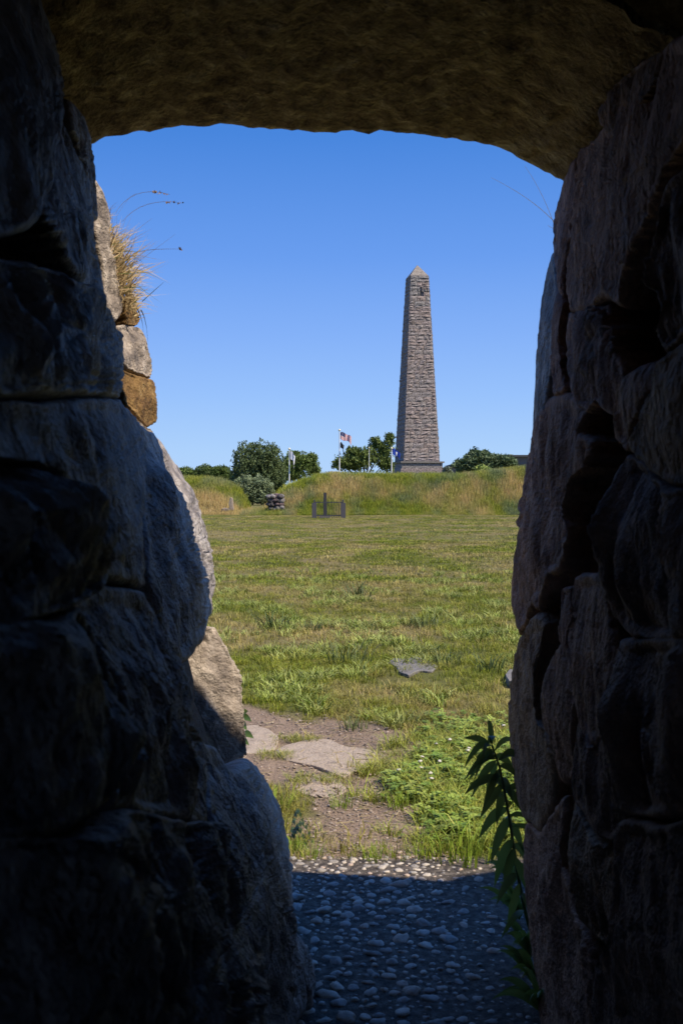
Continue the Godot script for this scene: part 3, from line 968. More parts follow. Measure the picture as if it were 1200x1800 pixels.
func build_trees() -> void:
	rng.seed = 71
	var big := leaf_card(51, 7, 0.16)
	var mid := leaf_card(52, 6, 0.13)
	var spiky := leaf_card(53, 6, 0.16, 1.6)
	tree("shade_tree", "large round dark green tree left of the white flag", "tree", 150.0, [[454, 817, 50, 47], [434, 838, 32, 30], [476, 836, 32, 32], [452, 850, 50, 22], [424, 862, 22, 14], [484, 858, 22, 18], [452, 866, 40, 10]], 10500, Color(.045, .068, .028), Color(.10, .13, .055), big, 452, 0.12)
	tree("background_tree", "green tree right of the big round tree, behind the white flag", "tree", 175.0, [[524, 820, 30, 26], [516, 804, 14, 14], [545, 812, 16, 18], [505, 826, 20, 24], [552, 826, 12, 12]], 4200, Color(.055, .085, .025), Color(.12, .16, .04), big, 524, 0.15)
	tree("hedge_tree", "leftmost low green tree of the far tree line", "tree", 185.0, [[327, 834, 16, 14]], 1300, Color(.05, .075, .02), Color(.10, .14, .035), big, 328, 0.15, "")
	tree("hedge_tree", "middle low tree of the far tree line, left of the big round tree", "tree", 185.0, [[358, 832, 20, 15], [345, 838, 12, 10]], 1700, Color(.045, .07, .022), Color(.09, .125, .035), big, 358, 0.15, "")
	tree("hedge_tree", "low tree of the far tree line touching the big round tree", "tree", 182.0, [[388, 834, 20, 18], [400, 842, 16, 14]], 1900, Color(.05, .075, .02), Color(.10, .14, .035), big, 388, 0.15, "")
	tree("bush", "grey green bush in front of the big round tree in the rampart gap", "bush", 112.0, [[444, 856, 38, 22], [424, 862, 20, 18], [466, 862, 18, 20], [445, 872, 36, 14], [424, 876, 20, 12], [466, 876, 16, 12]], 4200, Color(.085, .11, .06), Color(.15, .18, .10), mid, 444, 0.2)
	tree("open_tree", "loose tree with sky between its leaves behind the flags and the obelisk", "tree", 130.0, [[640, 806, 34, 24], [612, 812, 26, 18], [672, 796, 18, 30], [684, 772, 10, 13], [596, 816, 16, 10], [660, 778, 12, 12], [620, 794, 14, 12], [680, 816, 14, 14]], 2700, Color(.05, .075, .02), Color(.12, .155, .04), big, 640, 0.4)
	tree("shrub", "dark spiky shrub on the rampart before the low building", "shrub", 88.0, [[838, 814, 30, 18], [816, 820, 20, 12], [868, 812, 26, 14], [834, 802, 10, 13], [888, 814, 18, 12], [852, 804, 10, 10]], 2600, Color(.045, .07, .035), Color(.10, .135, .07), spiky, 840, 0.35)
	tree("shrub", "small bright green bush on the rampart crest before the dark shrub", "shrub", 80.0, [[846, 827, 13, 9], [856, 830, 9, 6]], 500, Color(.13, .17, .04), Color(.18, .22, .06), mid, 846, 0.2)
	tree("shrub", "small grey green shrub right beside the obelisk plinth", "shrub", 90.0, [[786, 827, 9, 7]], 200, Color(.10, .12, .09), Color(.15, .17, .13), mid, 786, 0.3)

func flag_texture(kind: int) -> ImageTexture:
	var w := 190
	var h := 100
	var im := Image.create(w, h, false, Image.FORMAT_RGB8)
	if kind == 0:
		for i in 13:
			im.fill_rect(Rect2i(0, i * h / 13, w, h / 13 + 1), Color(.70, .06, .10) if i % 2 == 0 else Color(.92, .92, .92))
		im.fill_rect(Rect2i(0, 0, 76, 54), Color(.10, .13, .36))
		for r in 9:
			for c in 11:
				if (r + c) % 2 == 0:
					var x := 6 + c * 6
					var y := 6 + r * 5
					im.fill_rect(Rect2i(x - 1, y, 3, 1), Color.WHITE)
					im.fill_rect(Rect2i(x, y - 1, 1, 3), Color.WHITE)
	elif kind == 1:        # dark flag with a pale round badge
		im.fill(Color(.035, .04, .06))
		for y in h:
			for x in w:
				if Vector2(x - 95, y - 48).length() < 26: im.set_pixel(x, y, Color(.75, .75, .75))
				if Vector2(x - 95, y - 52).length() < 16: im.set_pixel(x, y, Color(.06, .06, .08))
	elif kind == 2:        # blue flag with a white shield
		im.fill(Color(.06, .22, .62))
		for y in range(22, 74):
			var half := 22.0 * sqrt(clampf(1.0 - pow(maxf(0.0, y - 40.0) / 34.0, 2), 0, 1))
			im.fill_rect(Rect2i(int(95 - half), y, int(half * 2), 1), Color(.9, .9, .9))
		for p in [Vector2i(84, 36), Vector2i(103, 36), Vector2i(94, 52)]:
			im.fill_rect(Rect2i(p.x, p.y, 6, 10), Color(.25, .35, .15))
		im.fill_rect(Rect2i(62, 82, 66, 7), Color(.9, .9, .9))
	else:                  # white flag with a faint blue emblem
		im.fill(Color(.88, .89, .92))
		im.fill_rect(Rect2i(80, 34, 30, 32), Color(.45, .5, .7))
	return ImageTexture.create_from_image(im)

func flag(parent: Node3D, called: String, top: float, length: float, height: float, droop: float, turn: float, tex: Texture2D) -> void:
	var st := begin()
	var cols := 14
	var rows := 7
	for j in rows:
		for i in cols:
			var u := i / (cols - 1.0)
			var v := j / (rows - 1.0)
			var x := length * u * cos(droop * u)
			var y := -height * v - length * u * sin(droop * u) + 0.05 * sin(u * 9.0 + v * 2.0)
			var z := 0.16 * sin(u * 8.0 + v * 1.5) * u + 0.05 * sin(u * 17.0)
			st.set_uv(Vector2(u, v))
			st.add_vertex(Vector3(0.07, top, 0) + Vector3(x, y, z).rotated(Vector3.UP, turn))
	for j in rows - 1:
		for i in cols - 1:
			var a := j * cols + i
			for k in [a, a + 1, a + cols, a + 1, a + cols + 1, a + cols]:
				st.add_index(k)
	var m := StandardMaterial3D.new()
	m.albedo_texture = tex
	m.roughness = 0.75
	m.cull_mode = BaseMaterial3D.CULL_DISABLED
	m.backlight_enabled = true
	m.backlight = Color(.4, .4, .4)
	part(called, done(st), m, parent)

func pole(label: String, px: float, top_py: float, zd: float, r := 0.06) -> Node3D:
	var foot := at(px, 865, zd)
	foot.y = 0.0
	var top := at(px, top_py, zd).y
	var t := thing("flagpole", foot, label, "flagpole", "flagpoles on the rampart")
	var st := begin()
	tube(st, [Vector3.ZERO, Vector3(0, top * 0.5, 0), Vector3(0, top, 0)], r, r * 0.6, 10)
	part("pole", done(st), M.white_paint, t)
	var b := SphereMesh.new()
	b.radius = r * 1.7
	b.height = r * 3.4
	b.radial_segments = 12
	b.rings = 6
	part("finial", b, plain(lin(.75, .7, .5), 0.3), t).position = Vector3(0, top + r * 1.5, 0)
	return t

func build_flags() -> void:
	var zd := 92.0
	var m := zd / FOCAL
	var a := pole("white flagpole with a limp white flag before the round tree", 508.5, 791, zd)
	flag(a, "flag", at(0, 794, zd).y, 0.85, 0.62, 1.15, -0.4, flag_texture(3))
	var b := pole("tallest flagpole, flying a striped flag above a dark flag", 596.5, 758, zd)
	flag(b, "flag", at(0, 760, zd).y, 1.0, 0.60, 0.42, 0.1, flag_texture(0))
	flag(b, "flag", at(0, 778, zd).y, 0.55, 0.42, 0.9, -0.5, flag_texture(1))
	pole("thin bare flagpole with no flag left of the obelisk", 648.5, 788, zd, 0.035)
	var d := pole("flagpole with a blue flag against the obelisk", 688, 790, zd)
	flag(d, "flag", at(0, 789, zd).y, 0.75, 0.5, 0.6, 0.1, flag_texture(2))

func build_building() -> void:
	var zd := 150.0
	var s := zd / FOCAL
	var foot := at(930, 865, zd)
	foot.y = 0.0
	var b := thing("low_building", foot, "low dark building with a flat roof behind the shrub at the right", "building")
	var wall := plain(lin(.16, .15, .15), 0.9)
	var roof := plain(lin(.06, .065, .075), 0.8)
	var y1 := at(0, 803, zd).y
	var y2 := at(0, 819, zd).y
	var st := begin()
	box(st, Vector3(-58 * s, 0, -8), Vector3(90 * s, y1, 0))
	part("wall", done(st), wall, b)
	st = begin()
	box(st, Vector3(-62 * s, y1, -8.4), Vector3(94 * s, y1 + 0.25, 0.5))
	part("roof", done(st), roof, b)
	st = begin()
	box(st, Vector3(-133 * s, 0, -7), Vector3(-58.2 * s, y2, -0.6))
	part("wing_wall", done(st), wall, b)
	st = begin()
	box(st, Vector3(-138 * s, y2, -7.4), Vector3(-58.3 * s, y2 + 0.22, 0.1))
	part("wing_roof", done(st), roof, b)
	for k in 5:
		st = begin()
		box(st, Vector3((-48 + k * 26) * s, y1 - 2.4, 0.002), Vector3((-36 + k * 26) * s, y1 - 1.0, 0.05))
		part("window", done(st), plain(lin(.03, .04, .05), 0.1), b)

func build_fence() -> void:
	var zd := 57.0
	var c := at(577.5, 900, zd)
	c.y = 0.0
	var f := thing("iron_fence", c, "small square iron railing enclosure on the lawn before the rampart", "fence")
	f.rotation.y = deg_to_rad(1.0)
	var hw := 0.74
	var dz := 0.62
	var h := 0.86
	for s in [[-1, -1], [1, -1], [-1, 1], [1, 1]]:
		var st := begin()
		box(st, Vector3(-0.035, 0, -0.035), Vector3(0.035, h + 0.10, 0.035))
		part("corner_post", done(st), M.iron, f).position = Vector3(s[0] * hw, 0, s[1] * dz)
	for z in [-dz, dz]:
		for y in [0.12, h - 0.06]:
			var st := begin()
			box(st, Vector3(-hw + .036, y, z - 0.012), Vector3(hw - .036, y + 0.03, z + 0.012))
			part("rail", done(st), M.iron, f)
		for k in 15:
			var st := begin()
			var x := lerpf(-hw + 0.1, hw - 0.1, k / 14.0)
			tube(st, [Vector3(x, 0.03, z), Vector3(x, h * 0.5, z), Vector3(x, h + 0.05, z)], 0.009, 0.008, 5)
			part("picket", done(st), M.iron, f)
	for x in [-hw, hw]:
		for y in [0.12, h - 0.06]:
			var st := begin()
			box(st, Vector3(x - 0.012, y, -dz + .036), Vector3(x + 0.012, y + 0.03, dz - .036))
			part("rail", done(st), M.iron, f)
		for k in 12:
			var st := begin()
			var z := lerpf(-dz + 0.1, dz - 0.1, k / 11.0)
			tube(st, [Vector3(x, 0.03, z), Vector3(x, h * 0.5, z), Vector3(x, h + 0.05, z)], 0.009, 0.008, 5)
			part("picket", done(st), M.iron, f)
	for x in [-hw - 0.0, hw - 0.0]:       # broad plates standing in for dense side bars seen edge on
		var st := begin()
		box(st, Vector3(x - 0.12, 0, dz + 0.04), Vector3(x + 0.12, h - 0.06, dz + 0.09))
		part("end_panel", done(st), plain(lin(.07, .065, .075), 0.7), f)
	var mk := thing("marker_post", c + Vector3(-0.19, 0, 0), "tall dark marker post standing inside the iron railing", "post")
	var st2 := begin()
	frustum(st2, Vector3(-0.09, 0.12, -0.09), Vector3(0.09, 1.32, 0.09), Vector3(-0.075, 0, -0.075), Vector3(0.075, 0, 0.075))
	part("shaft", done(st2), plain(lin(.035, .035, .04), 0.6), mk)
	st2 = begin()
	box(st2, Vector3(-0.28, 0, -0.28), Vector3(0.28, 0.12, 0.28))
	part("base", done(st2), M.slab_grey, mk)

func build_pier() -> void:
	var zd := 65.5
	var foot := at(483, 900, zd)
	foot.y = 0
	var p := thing("stone_pier", foot, "squat dark rubble stone pier at the end of the rampart", "pier")
	var dark_rock := stone_mat(lin(.15, .14, .145), M.stone_dark.albedo_texture)
	var mauve_rock := stone_mat(lin(.24, .18, .19), M.stone_dark.albedo_texture)
	rng.seed = 31
	for j in 5:
		for i in 4:
			for k in 2:
				var st := begin()
				var m := pebble_mesh(900 + j * 8 + i * 2 + k, 6)
				var o := part("stone", m, [dark_rock, M.stone_dark, mauve_rock][rng.randi() % 3], p)
				rng.seed = 4000 + j * 50 + i * 9 + k
				o.position = Vector3(-0.33 + i * 0.22 + R(-.03, .03) + (0.08 if j % 2 else 0.0), 0.13 + j * 0.235, -0.15 - k * 0.5 + R(-.04, .04))
				o.scale = Vector3(0.17, 0.34, 0.3)
	var st3 := begin()
	box(st3, Vector3(-0.38, 0, -0.95), Vector3(0.42, 1.15, -0.08))
	part("rubble_core", done(st3), M.earth, p)
	var l := part("leaning_stone", stone_mesh(4, [404, 897, 402, 884, 405, 874, 409, 876, 410, 890, 411, 897], 0.05, 0.25, 5, 0.15), M.slab)
	tag(l, "slim pale stone leaning at the foot of the left rampart", "stone")
	var g := part("ground_stone", stone_mesh(4, [388, 898, 392, 893, 399, 893, 405, 896, 400, 899], 0.05, 0.25, 6, 0.15), M.stone_pale)
	tag(g, "low white stone on the ground before the left rampart", "stone")

# ------------------------------------------------------------- near plants
func leaf_mesh(a: Vector3, b: Vector3, width: float, bow: Vector3, fold := 0.3) -> ArrayMesh:
	var st := begin()
	st.set_smooth_group(0)
	var n := 8
	var dir := (b - a)
	var side := dir.cross(Vector3(0, 0.35, 1)).normalized()
	var up := side.cross(dir.normalized())
	var rows := []
	for i in n + 1:
		var t := float(i) / n
		var c := a + dir * t + bow * (4.0 * t * (1.0 - t))
		var w := width * 0.5 * pow(sin(PI * pow(t, 0.75)), 0.9) + 0.0004
		rows.append([c - side * w + up * w * fold, c, c + side * w + up * w * fold])
	for i in n:
		for k in 2:
			for v in [rows[i][k], rows[i][k + 1], rows[i + 1][k + 1], rows[i][k], rows[i + 1][k + 1], rows[i + 1][k]]:
				st.add_vertex(v)
	st.index()
	return done(st)

func leaf_material(c: Color) -> StandardMaterial3D:
	var m := plain(c, 0.5)
	m.cull_mode = BaseMaterial3D.CULL_DISABLED
	m.backlight_enabled = true
	m.backlight = Color(.4, .45, .2)
	return m

func build_near_plants() -> void:
	rng.seed = 61
	var dark := leaf_material(lin(.032, .056, .014))
	var shade_leaf := leaf_material(lin(.10, .17, .035))
	var fresh := leaf_material(lin(.08, .14, .024))
	# tall weed at the foot of the right jamb
	var w := thing("tall_weed", at(938, 1660, 3.3), "tall weed with drooping lance leaves at the foot of the right wall", "weed")
	var o := w.position
	var stem := []
	for p in [[938, 1660, 3.3], [922, 1600, 3.27], [908, 1530, 3.24], [898, 1460, 3.2], [888, 1400, 3.17], [878, 1350, 3.15], [866, 1315, 3.14], [860, 1296, 3.13]]:
		stem.append(at(p[0], p[1], p[2]) - o)
	var st := begin()
	tube(st, stem, 0.0065, 0.002, 7)
	part("stem", done(st), dark, w)
	for e in [
		[864, 1312, 858, 1266, 14], [862, 1312, 814, 1298, 17], [864, 1318, 824, 1372, 22], [868, 1322, 836, 1334, 15], [868, 1320, 908, 1306, 14], [870, 1326, 902, 1352, 20],
		[872, 1336, 828, 1402, 20], [878, 1350, 846, 1428, 18], [876, 1346, 912, 1372, 18], [874, 1340, 852, 1410, 14], [884, 1378, 842, 1440, 22], [886, 1390, 872, 1452, 22], [886, 1384, 918, 1430, 20],
		[892, 1420, 840, 1476, 26], [894, 1436, 862, 1518, 26], [896, 1444, 920, 1500, 20], [900, 1474, 868, 1560, 26], [902, 1490, 884, 1570, 22], [904, 1506, 926, 1570, 20], [908, 1536, 872, 1590, 22],
		[912, 1552, 890, 1640, 20], [916, 1570, 940, 1630, 18], [920, 1600, 880, 1650, 16], [882, 1366, 900, 1410, 16]]:
		var z := 3.2 + R(-0.04, 0.04)
		var a := at(e[0], e[1], z) - o
		var b := at(e[2], e[3], z + R(-0.07, 0.05)) - o
		part("leaf", leaf_mesh(a, b, e[4] * 0.68 * z / FOCAL, Vector3(0, R(.008, .022), R(-.01, .01))), dark if R(0, 1) < 0.6 else fresh, w)
	for i in 20:
		var t := R(0.15, 0.97)
		var k := int(t * 7.0)
		var a: Vector3 = stem[k].lerp(stem[k + 1], t * 7.0 - k)
		var an := R(0, TAU)
		var l := R(0.05, 0.11)
		part("leaf", leaf_mesh(a, a + Vector3(cos(an) * l, R(-0.09, 0.02), sin(an) * l * 0.8), R(.010, .024), Vector3(R(-.01, .01), R(.01, .03), 0), R(.1, .6)), dark if R(0, 1) < 0.6 else fresh, w)
	# low weeds along the right wall foot, in the shade
	for k in 5:
		var f := on_ground([900, 912, 930, 940, 952][k], [1560, 1620, 1690, 1740, 1785][k])
		var p := thing("low_weed", f, ["low green weed in the shade by the foot of the tall weed", "small weed sprouting just below the tall weed", "weed with narrow arching leaves at the right edge of the cobbles", "small dark sprout at the right wall foot, second from the bottom edge", "lowest dark sprout at the right wall foot by the bottom edge"][k], "weed")
		for i in 13:
			var a := R(PI * 0.35, PI * 1.4)
			var l := R(0.05, 0.13)
			part("leaf", leaf_mesh(Vector3(0, 0.005, 0), Vector3(cos(a) * l, R(0.02, 0.12), sin(a) * l * 0.7), R(.012, .022), Vector3(0, 0.035, 0)), shade_leaf if R(0, 1) < 0.7 else fresh, p)
	# fern on the left
	var fr := thing("fern", on_ground(508, 1478), "small fern frond growing beside the left boulder", "fern")
	for k in 3:
		var tip: Vector3 = at([548, 530, 540][k], [1478, 1440, 1500][k], 4.15) - fr.position
		var s2 := begin()
		var pts := []
		for i in 8:
			var t := i / 7.0
			pts.append(tip * t + Vector3(0, 0.07 * sin(PI * t), 0))
		tube(s2, pts, 0.0012, 0.0006, 4)
		part("stalk", done(s2), dark, fr)
		for i in range(1, 8):
			for sgn in [-1.0, 1.0]:
				var c: Vector3 = pts[i]
				var l := 0.034 * (1.05 - i / 8.0) + 0.008
				part("leaflet", leaf_mesh(c, c + Vector3(l * 0.35, -0.006, l * sgn), 0.011, Vector3(0, .003, 0)), dark, fr)
	# bright seedling leaves at the left wall end
	var sd := thing("seedling", on_ground(420, 1345), "bright green seedling leaves peeping out behind the left wall end", "plant")
	for e in [[424, 1262, 442, 1268], [422, 1272, 434, 1284], [426, 1290, 446, 1298], [424, 1258, 436, 1250], [420, 1300, 438, 1310]]:
		var a := at(e[0], e[1], 5.2) - sd.position
		var b := at(e[2], e[3], 5.15) - sd.position
		part("leaf", leaf_mesh(a, b, 0.032, Vector3(0, .01, 0)), fresh, sd)
	var s3 := begin()
	tube(s3, [Vector3.ZERO, at(420, 1300, 5.2) - sd.position, at(423, 1256, 5.2) - sd.position], 0.003, 0.0015, 5)
	part("stem", done(s3), fresh, sd)
	# dry grass on the wing wall
	var dg := thing("dry_grass_tuft", at(200, 520, 3.16), "tuft of dry straw coloured grass growing from the left wall top", "grass")
	var gs := begin()
	flat(gs)
	for i in 720:
		var t := R(0, 1)
		var root := at(lerpf(178, 232, t) + R(-8, 10), lerpf(390, 552, pow(t, 0.75)) + R(-12, 12), 3.12 + 0.12 * t + R(-.04, .06))
		var l := R(0.03, 0.115) * (0.6 + 0.9 * sin(PI * clampf(t * 1.1, 0, 1)))
		var ang := R(-0.7, 1.75) if R(0, 1) < 0.45 else R(0.0, 1.1)
		var dir := Vector3(sin(ang), cos(ang), R(-.4, .4)).normalized()
		var k := R(0.6, 1.15)
		var c := Color(.66 * k, .50 * k, .28 * k) if R(0, 1) < 0.88 else Color(.16 * k, .19 * k, .06 * k)
		root -= dg.position
		ribbon(gs, [root, root + dir * l * 0.5, root + dir * l * 0.9 + Vector3(l * R(-.15, .25), -l * R(-.1, .4), R(-.1, .1) * l)], R(.0018, .0042), Vector3(cos(ang), -sin(ang), 0.2).normalized(), c)
	part("blades", done(gs), M.dry, dg).set_meta("kind", "stuff")
	var stalks := [[[212, 330], [222, 290], [228, 262], 0], [[196, 400], [222, 345], [240, 340], 0], [[215, 390], [250, 345], [322, 357], 1], [[200, 380], [230, 322], [300, 342], 1], [[235, 445], [262, 436], [318, 438], 2], [[230, 470], [270, 440], [308, 412], 0], [[225, 420], [250, 395], [268, 384], 0], [[250, 530], [270, 512], [288, 496], 3], [[248, 545], [258, 560], [260, 600], 3], [[240, 540], [252, 560], [252, 585], 3]]
	for e in stalks:
		var s4 := begin()
		flat(s4)
		var pts := []
		for i in 9:
			var t := i / 8.0
			var q: Vector2 = Vector2(e[0][0], e[0][1]).lerp(Vector2(e[1][0], e[1][1]), t).lerp(Vector2(e[1][0], e[1][1]).lerp(Vector2(e[2][0], e[2][1]), t), t)
			pts.append(at(q.x, q.y, 3.2) - dg.position)
		var col := Color(.36, .27, .15) if e[3] < 3 else Color(.10, .12, .04)
		ribbon(s4, pts, 0.0022 if e[3] < 3 else 0.005, Vector3(0.3, 0.9, 0.2).normalized(), col, 0.7)
		if e[3] == 1 or e[3] == 2:      # a seed head near the tip
			for i in 16:
				var q: Vector3 = pts[8].lerp(pts[6], R(0, 1) if e[3] == 1 else R(0, .12))
				var d := Vector3(R(-1, 1), R(-1, 1), R(-1, 1)) * 0.006
				ribbon(s4, [q, q + d], 0.004, Vector3(R(-1, 1), R(-1, 1), 0).normalized(), Color(.34, .22, .12), 0.2)
		part("stalk", done(s4), M.dry, dg)
	# a few thin stalks at the top right
	var rg := thing("dry_stalk", at(985, 430, 3.05), "thin grass stalks against the sky at the top right of the opening", "grass")
	for e in [[[975, 400], [955, 340], [922, 292]], [[972, 388], [930, 345], [862, 312]], [[985, 410], [972, 402], [962, 396]]]:
		var s4 := begin()
		flat(s4)
		var pts := []
		for i in 9:
			var t := i / 8.0
			var q: Vector2 = Vector2(e[0][0], e[0][1]).lerp(Vector2(e[1][0], e[1][1]), t).lerp(Vector2(e[1][0], e[1][1]).lerp(Vector2(e[2][0], e[2][1]), t), t)
			pts.append(at(q.x, q.y, 3.1) - rg.position)
		ribbon(s4, pts, 0.0018, Vector3(0.5, 0.8, 0).normalized(), Color(.25, .22, .16), 0.6)
		part("stalk", done(s4), M.dry, rg)
	# clover
	var cl := begin()
	flat(cl)
	for i in 5:
		var c := Vector3(R(-.03, .03), R(0.02, 0.05), R(-.03, .03))
		ribbon(cl, [Vector3(c.x * .3, 0, c.z * .3), c], 0.0015, Vector3.RIGHT, Color(.7, .8, .6), 0.0)
		for k in 3:
			var a := TAU * k / 3.0 + i
			var d := Vector3(cos(a), R(-.15, .3), sin(a)) * 0.011
			var e := Vector3(-sin(a), 0, cos(a)) * 0.007
			for v in [c, c + d * .7 + e, c + d * 1.25, c, c + d * 1.25, c + d * .7 - e]:
				cl.set_color(Color.WHITE * (0.85 + 0.08 * i))
				cl.add_vertex(v)
	var cmesh := done(cl)
	var where := []
	var tints := []
	while where.size() < 2300:
		var z := R(4.15, 7.2)
		var x := R(0.05, 1.0)
		var keep := 1.0 - dirt_at(x, z)
		var bed := smoothstep(-0.25, 0.25, n_patch.get_noise_2d(x * 8.0 + 300.0, z * 8.0)) * smoothstep(0.05, 0.35, x - 0.08 * (z - 5.0) - 0.1 + 0.3 * n_patch.get_noise_2d(x * 4.0, z * 4.0))
		if R(0, 1) > keep * bed * (1.0 - smoothstep(5.2, 6.8, z)):
			continue
		where.append(Transform3D(Basis.from_euler(Vector3(R(-.25, .25), R(0, TAU), R(-.25, .25))).scaled(Vector3.ONE * R(.6, 1.4)), Vector3(x, R(-.015, .02), -z)))
		tints.append(Color(.15, .25, .035).lerp(Color(.34, .40, .08), R(0, 1)) * R(.7, 1.25))
	tag(scatter("clover", cmesh, M.leaf, where, tints), "bright green clover patch right of the stone slab", "clover")
	var lush := []
	var lush_tints := []
	while lush.size() < 1150:
		var z := R(4.12, 6.1)
		var x := R(0.0, 1.0)
		if R(0, 1) > (1.0 - dirt_at(x, z)):
			continue
		var s := R(0.6, 1.3)
		lush.append(Transform3D(Basis(Vector3.UP, R(0, TAU)).scaled(Vector3(s, s * R(.6, 1.1), s)), Vector3(x, -0.004, -z)))
		lush_tints.append(Color(.22, .29, .035).lerp(Color(.42, .42, .09), R(0, 1)) * R(.8, 1.2))
	for i in 260:
		var pick: Array = [[486, 1330, 30, 8], [676, 1334, 26, 12], [560, 1372, 60, 8], [520, 1302, 40, 5], [650, 1352, 30, 8]][i % 5]
		var g := on_ground(pick[0] + R(-1, 1) * pick[2], pick[1] + R(-1, 1) * pick[3])
		var s := R(0.3, 0.75)
		lush.append(Transform3D(Basis(Vector3.UP, R(0, TAU)).scaled(Vector3(s, s * 0.7, s)), g))
		lush_tints.append(Color(.20, .24, .04).lerp(Color(.40, .36, .12), R(0, 1)) * R(.8, 1.2))
	tag(scatter("lush_grass", tuft_mesh(5, 12, 0.085, 0.04, 0.005, 1.3), M.leaf, lush, lush_tints), "bright yellow green grass growing among the clover", "grass")
	var white := plain(lin(.55, .51, .44), 0.8)
	var head := pebble_mesh(71, 5)
	var spots := [[742, 1342], [738, 1350], [772, 1350], [756, 1372], [758, 1382], [824, 1326], [822, 1330], [766, 1318], [740, 1362], [884, 1284], [700, 1366], [790, 1310]]
	var flowers := []
	var first: Node3D = null
	for p in spots:
		var g := on_ground(p[0], p[1] + 12)
		var c: Node3D
		if first == null:
			c = thing("clover_flower", g, "white clover flower head standing above the clover patch", "flower", "white clover flowers in the clover patch")
			var s5 := begin()
			tube(s5, [Vector3.ZERO, Vector3(0.004, 0.03, 0), Vector3(0, 0.06, 0)], 0.001, 0.001, 4)
			part("stem", done(s5), fresh, c)
			var hd := part("head", head, white, c)
			hd.position = Vector3(0, 0.066, 0)
			hd.scale = Vector3.ONE * 0.012
			first = c
			flowers.append(c)
		else:
			c = first.duplicate()
			c.name = numbered("clover_flower")
			add_child(c)
			c.position = g
			c.rotation.y = R(0, TAU)
			flowers.append(c)
	var which := ["upper left one of the white clover pair nearest the slab", "lower left one of the white clover pair nearest the slab", "single clover flower right of the pair by the slab", "clover flower on the lower left side of the patch", "lowest clover flower of the patch", "upper clover flower left of the tall weed's tip", "clover flower just under the upper one by the weed's tip", "highest clover flower in the middle of the patch",
		"clover flower just below the pair nearest the slab", "clover flower beside the right wall above the tall weed", "leftmost clover flower, at the edge of the bare earth", "topmost clover flower between slab and tall weed"]
	for i in flowers.size():
		flowers[i].set_meta("label", which[i] + ", white")
	# broad-bladed tufts standing out of the lawn
	var tufts := [
		["dark long bladed grass tuft at the left of the lawn", 482, 1104, 1.25, 0], ["wide grass tuft in mid lawn straight ahead", 610, 1165, 1.2, 1], ["grass tuft leaning over the grey stone", 776, 1170, 1.05, 1], ["leafy weed clump at the back middle of the rough lawn", 628, 1050, 1.4, 0],
		["pale grass tuft behind the grey stone", 745, 1104, 1.15, 1], ["small grass tuft right of the grey stone", 862, 1180, 0.9, 0], ["bright grass tuft at the right edge of the cobbles", 812, 1512, 1.0, 2], ["grass tuft at the corner of the bare earth and clover", 706, 1420, 0.55, 2],
		["small green tuft on the verge of the cobbles, in the middle", 660, 1512, 0.42, 2], ["small green tuft on the verge of the cobbles, at the left", 548, 1508, 0.40, 2], ["little grass tuft in the bare earth before the low slab", 600, 1420, 0.45, 2], ["grass tuft beside the dark tuft in mid lawn", 548, 1108, 0.7, 0], ["grass tuft by the left end of the low slab", 486, 1420, 0.6, 2],
		["grass fringe at the far edge of the bare earth", 620, 1282, 0.55, 1], ["green tuft beside the left boulder near the fern", 512, 1500, 0.45, 2], ["small tuft on the verge of the cobbles near the bright tuft", 740, 1508, 0.45, 2]]
	var protos := [tuft_mesh(81, 46, 0.15, 0.13, 0.012, 1.3), tuft_mesh(82, 60, 0.15, 0.16, 0.010, 1.2), tuft_mesh(83, 60, 0.15, 0.11, 0.007, 1.2)]
	var cols := [Color(.10, .14, .05), Color(.17, .21, .08), Color(.24, .34, .04)]
	for e in tufts:
		var k: int = e[4]
		var mt := leafy(0.5, 0.5)
		mt.albedo_color = cols[k].linear_to_srgb()
		var g := part("grass_tuft", protos[k], mt)
		g.position = on_ground(e[1], e[2])
		g.rotation.y = R(0, TAU)
		g.scale = Vector3.ONE * e[3]
		tag(g, e[0], "grass tuft")
	# bits of straw on the bare earth
	var straws := []
	var sc := []
	for i in 160:
		var z := R(4.05, 6.4)
		var x := R(-0.5, 0.5)
		if dirt_at(x, z) < 0.5: continue
		straws.append(Transform3D(Basis.from_euler(Vector3(0, R(0, TAU), R(-.05, .05))).scaled(Vector3(R(.5, 1.6), 1, 1)), Vector3(x, 0.012, -z)))
		sc.append(Color(.45, .36, .22) * R(.6, 1.2))
	var sm := BoxMesh.new()
	sm.size = Vector3(0.06, 0.0025, 0.0025)
	tag(scatter("straw", sm, M.dry, straws, sc), "dry straw bits lying on the bare earth", "straw")

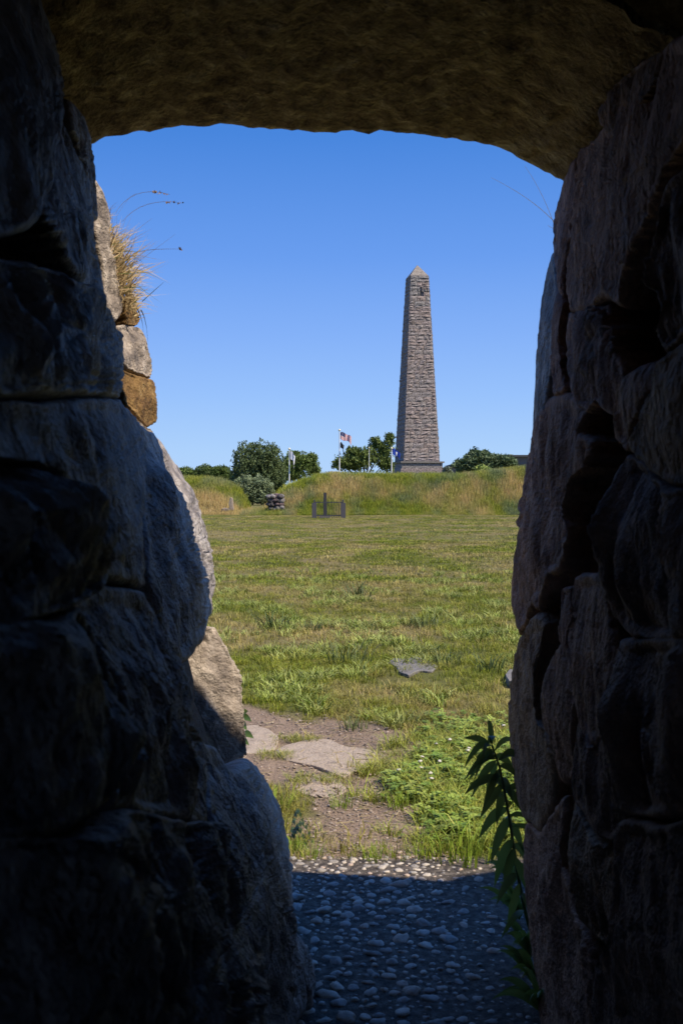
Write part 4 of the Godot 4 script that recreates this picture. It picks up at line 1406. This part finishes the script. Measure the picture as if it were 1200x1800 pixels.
func _ready() -> void:
	# camera
	var cam := Camera3D.new()
	cam.name = "camera"
	cam.fov = 50.0
	cam.near = 0.05
	cam.far = 2000.0
	var lens := CameraAttributesPhysical.new()
	lens.frustum_focal_length = 12.0 / (900.0 / FOCAL)
	lens.frustum_near = 0.05
	lens.frustum_far = 2000.0
	lens.frustum_focus_distance = 30.0
	lens.exposure_aperture = 9.0
	cam.attributes = lens
	add_child(cam)
	cam.transform = Transform3D(view_turn, Vector3(0, EYE, 0))
	# sky
	var env := Environment.new()
	env.background_mode = Environment.BG_SKY
	env.tonemap_mode = Environment.TONE_MAPPER_LINEAR
	env.tonemap_exposure = 1.4
	env.sdfgi_enabled = true
	env.ssao_enabled = true
	env.ssil_enabled = true
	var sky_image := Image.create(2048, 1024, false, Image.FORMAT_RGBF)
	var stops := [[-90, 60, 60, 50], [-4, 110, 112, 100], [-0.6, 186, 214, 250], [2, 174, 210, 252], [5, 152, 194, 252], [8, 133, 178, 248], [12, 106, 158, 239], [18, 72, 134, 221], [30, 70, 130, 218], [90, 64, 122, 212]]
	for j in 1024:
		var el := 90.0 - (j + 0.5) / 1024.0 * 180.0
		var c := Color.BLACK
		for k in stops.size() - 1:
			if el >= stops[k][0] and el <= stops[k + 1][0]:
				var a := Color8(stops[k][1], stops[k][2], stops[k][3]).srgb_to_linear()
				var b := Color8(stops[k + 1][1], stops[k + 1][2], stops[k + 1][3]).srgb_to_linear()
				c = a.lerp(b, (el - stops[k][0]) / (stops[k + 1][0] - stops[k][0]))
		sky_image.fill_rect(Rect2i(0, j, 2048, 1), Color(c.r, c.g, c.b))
	for w in [[1.0, 7.9, 2.6, 0.11, 0.10], [2.2, 7.65, 1.2, 0.09, 0.08], [0.2, 7.35, 1.5, 0.10, 0.08], [1.9, 7.2, 0.9, 0.1, 0.06]]:     # a wisp of cloud: azimuth, height, half length, half thickness, strength
		for j in range(int((90.0 - w[1] - 0.6) / 180.0 * 1024.0), int((90.0 - w[1] + 0.6) / 180.0 * 1024.0) + 1):
			for i in range(int((0.5 + (w[0] - w[2]) / 360.0) * 2048.0), int((0.5 + (w[0] + w[2]) / 360.0) * 2048.0) + 1):
				var u: float = ((i + 0.5) / 2048.0 - 0.5) * 360.0 - w[0]
				var v: float = 90.0 - (j + 0.5) / 1024.0 * 180.0 - w[1] - 0.05 * sin(u * 3.0)
				var k: float = w[4] * exp(-pow(u / w[2] * 1.6, 2.0) - pow(v / (w[3] * 1.6), 2.0))
				sky_image.set_pixel(i, j, sky_image.get_pixel(i, j).lerp(Color(.85, .9, 1.0), k))
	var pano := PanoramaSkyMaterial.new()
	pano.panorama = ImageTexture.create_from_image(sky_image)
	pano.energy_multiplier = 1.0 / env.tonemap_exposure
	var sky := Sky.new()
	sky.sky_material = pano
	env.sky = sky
	var we := WorldEnvironment.new()
	we.name = "world_environment"
	we.environment = env
	add_child(we)
	# sun: high, from the right and somewhat behind
	var sun := DirectionalLight3D.new()
	sun.name = "sun"
	sun.light_energy = 1.4
	sun.light_color = Color(1.0, 0.95, 0.87)
	sun.light_angular_distance = 0.5
	sun.shadow_enabled = true
	add_child(sun)
	sun.look_at_from_position(Vector3(0.533, 0.788, 0.308) * 50.0, Vector3.ZERO)

	n_low.seed = 1; n_low.frequency = 2.6; n_low.fractal_octaves = 4
	n_ridge.seed = 2; n_ridge.frequency = 5.0; n_ridge.fractal_type = FastNoiseLite.FRACTAL_RIDGED; n_ridge.fractal_octaves = 3
	n_cell.seed = 3; n_cell.frequency = 6.5; n_cell.noise_type = FastNoiseLite.TYPE_CELLULAR; n_cell.cellular_return_type = FastNoiseLite.RETURN_DISTANCE2_SUB; n_cell.fractal_type = FastNoiseLite.FRACTAL_NONE
	n_fine.seed = 4; n_fine.frequency = 16.0; n_fine.fractal_octaves = 2
	n_patch.seed = 5; n_patch.frequency = 0.35; n_patch.fractal_octaves = 4
	make_materials()
	build_ground()
	build_rampart()
	build_roof()
	build_left_wall()
	build_right_wall()
	build_obelisk()
	build_building()
	build_trees()
	build_flags()
	build_fence()
	build_pier()
	build_slabs()
	build_cobbles()
	build_grass()
	build_near_plants()
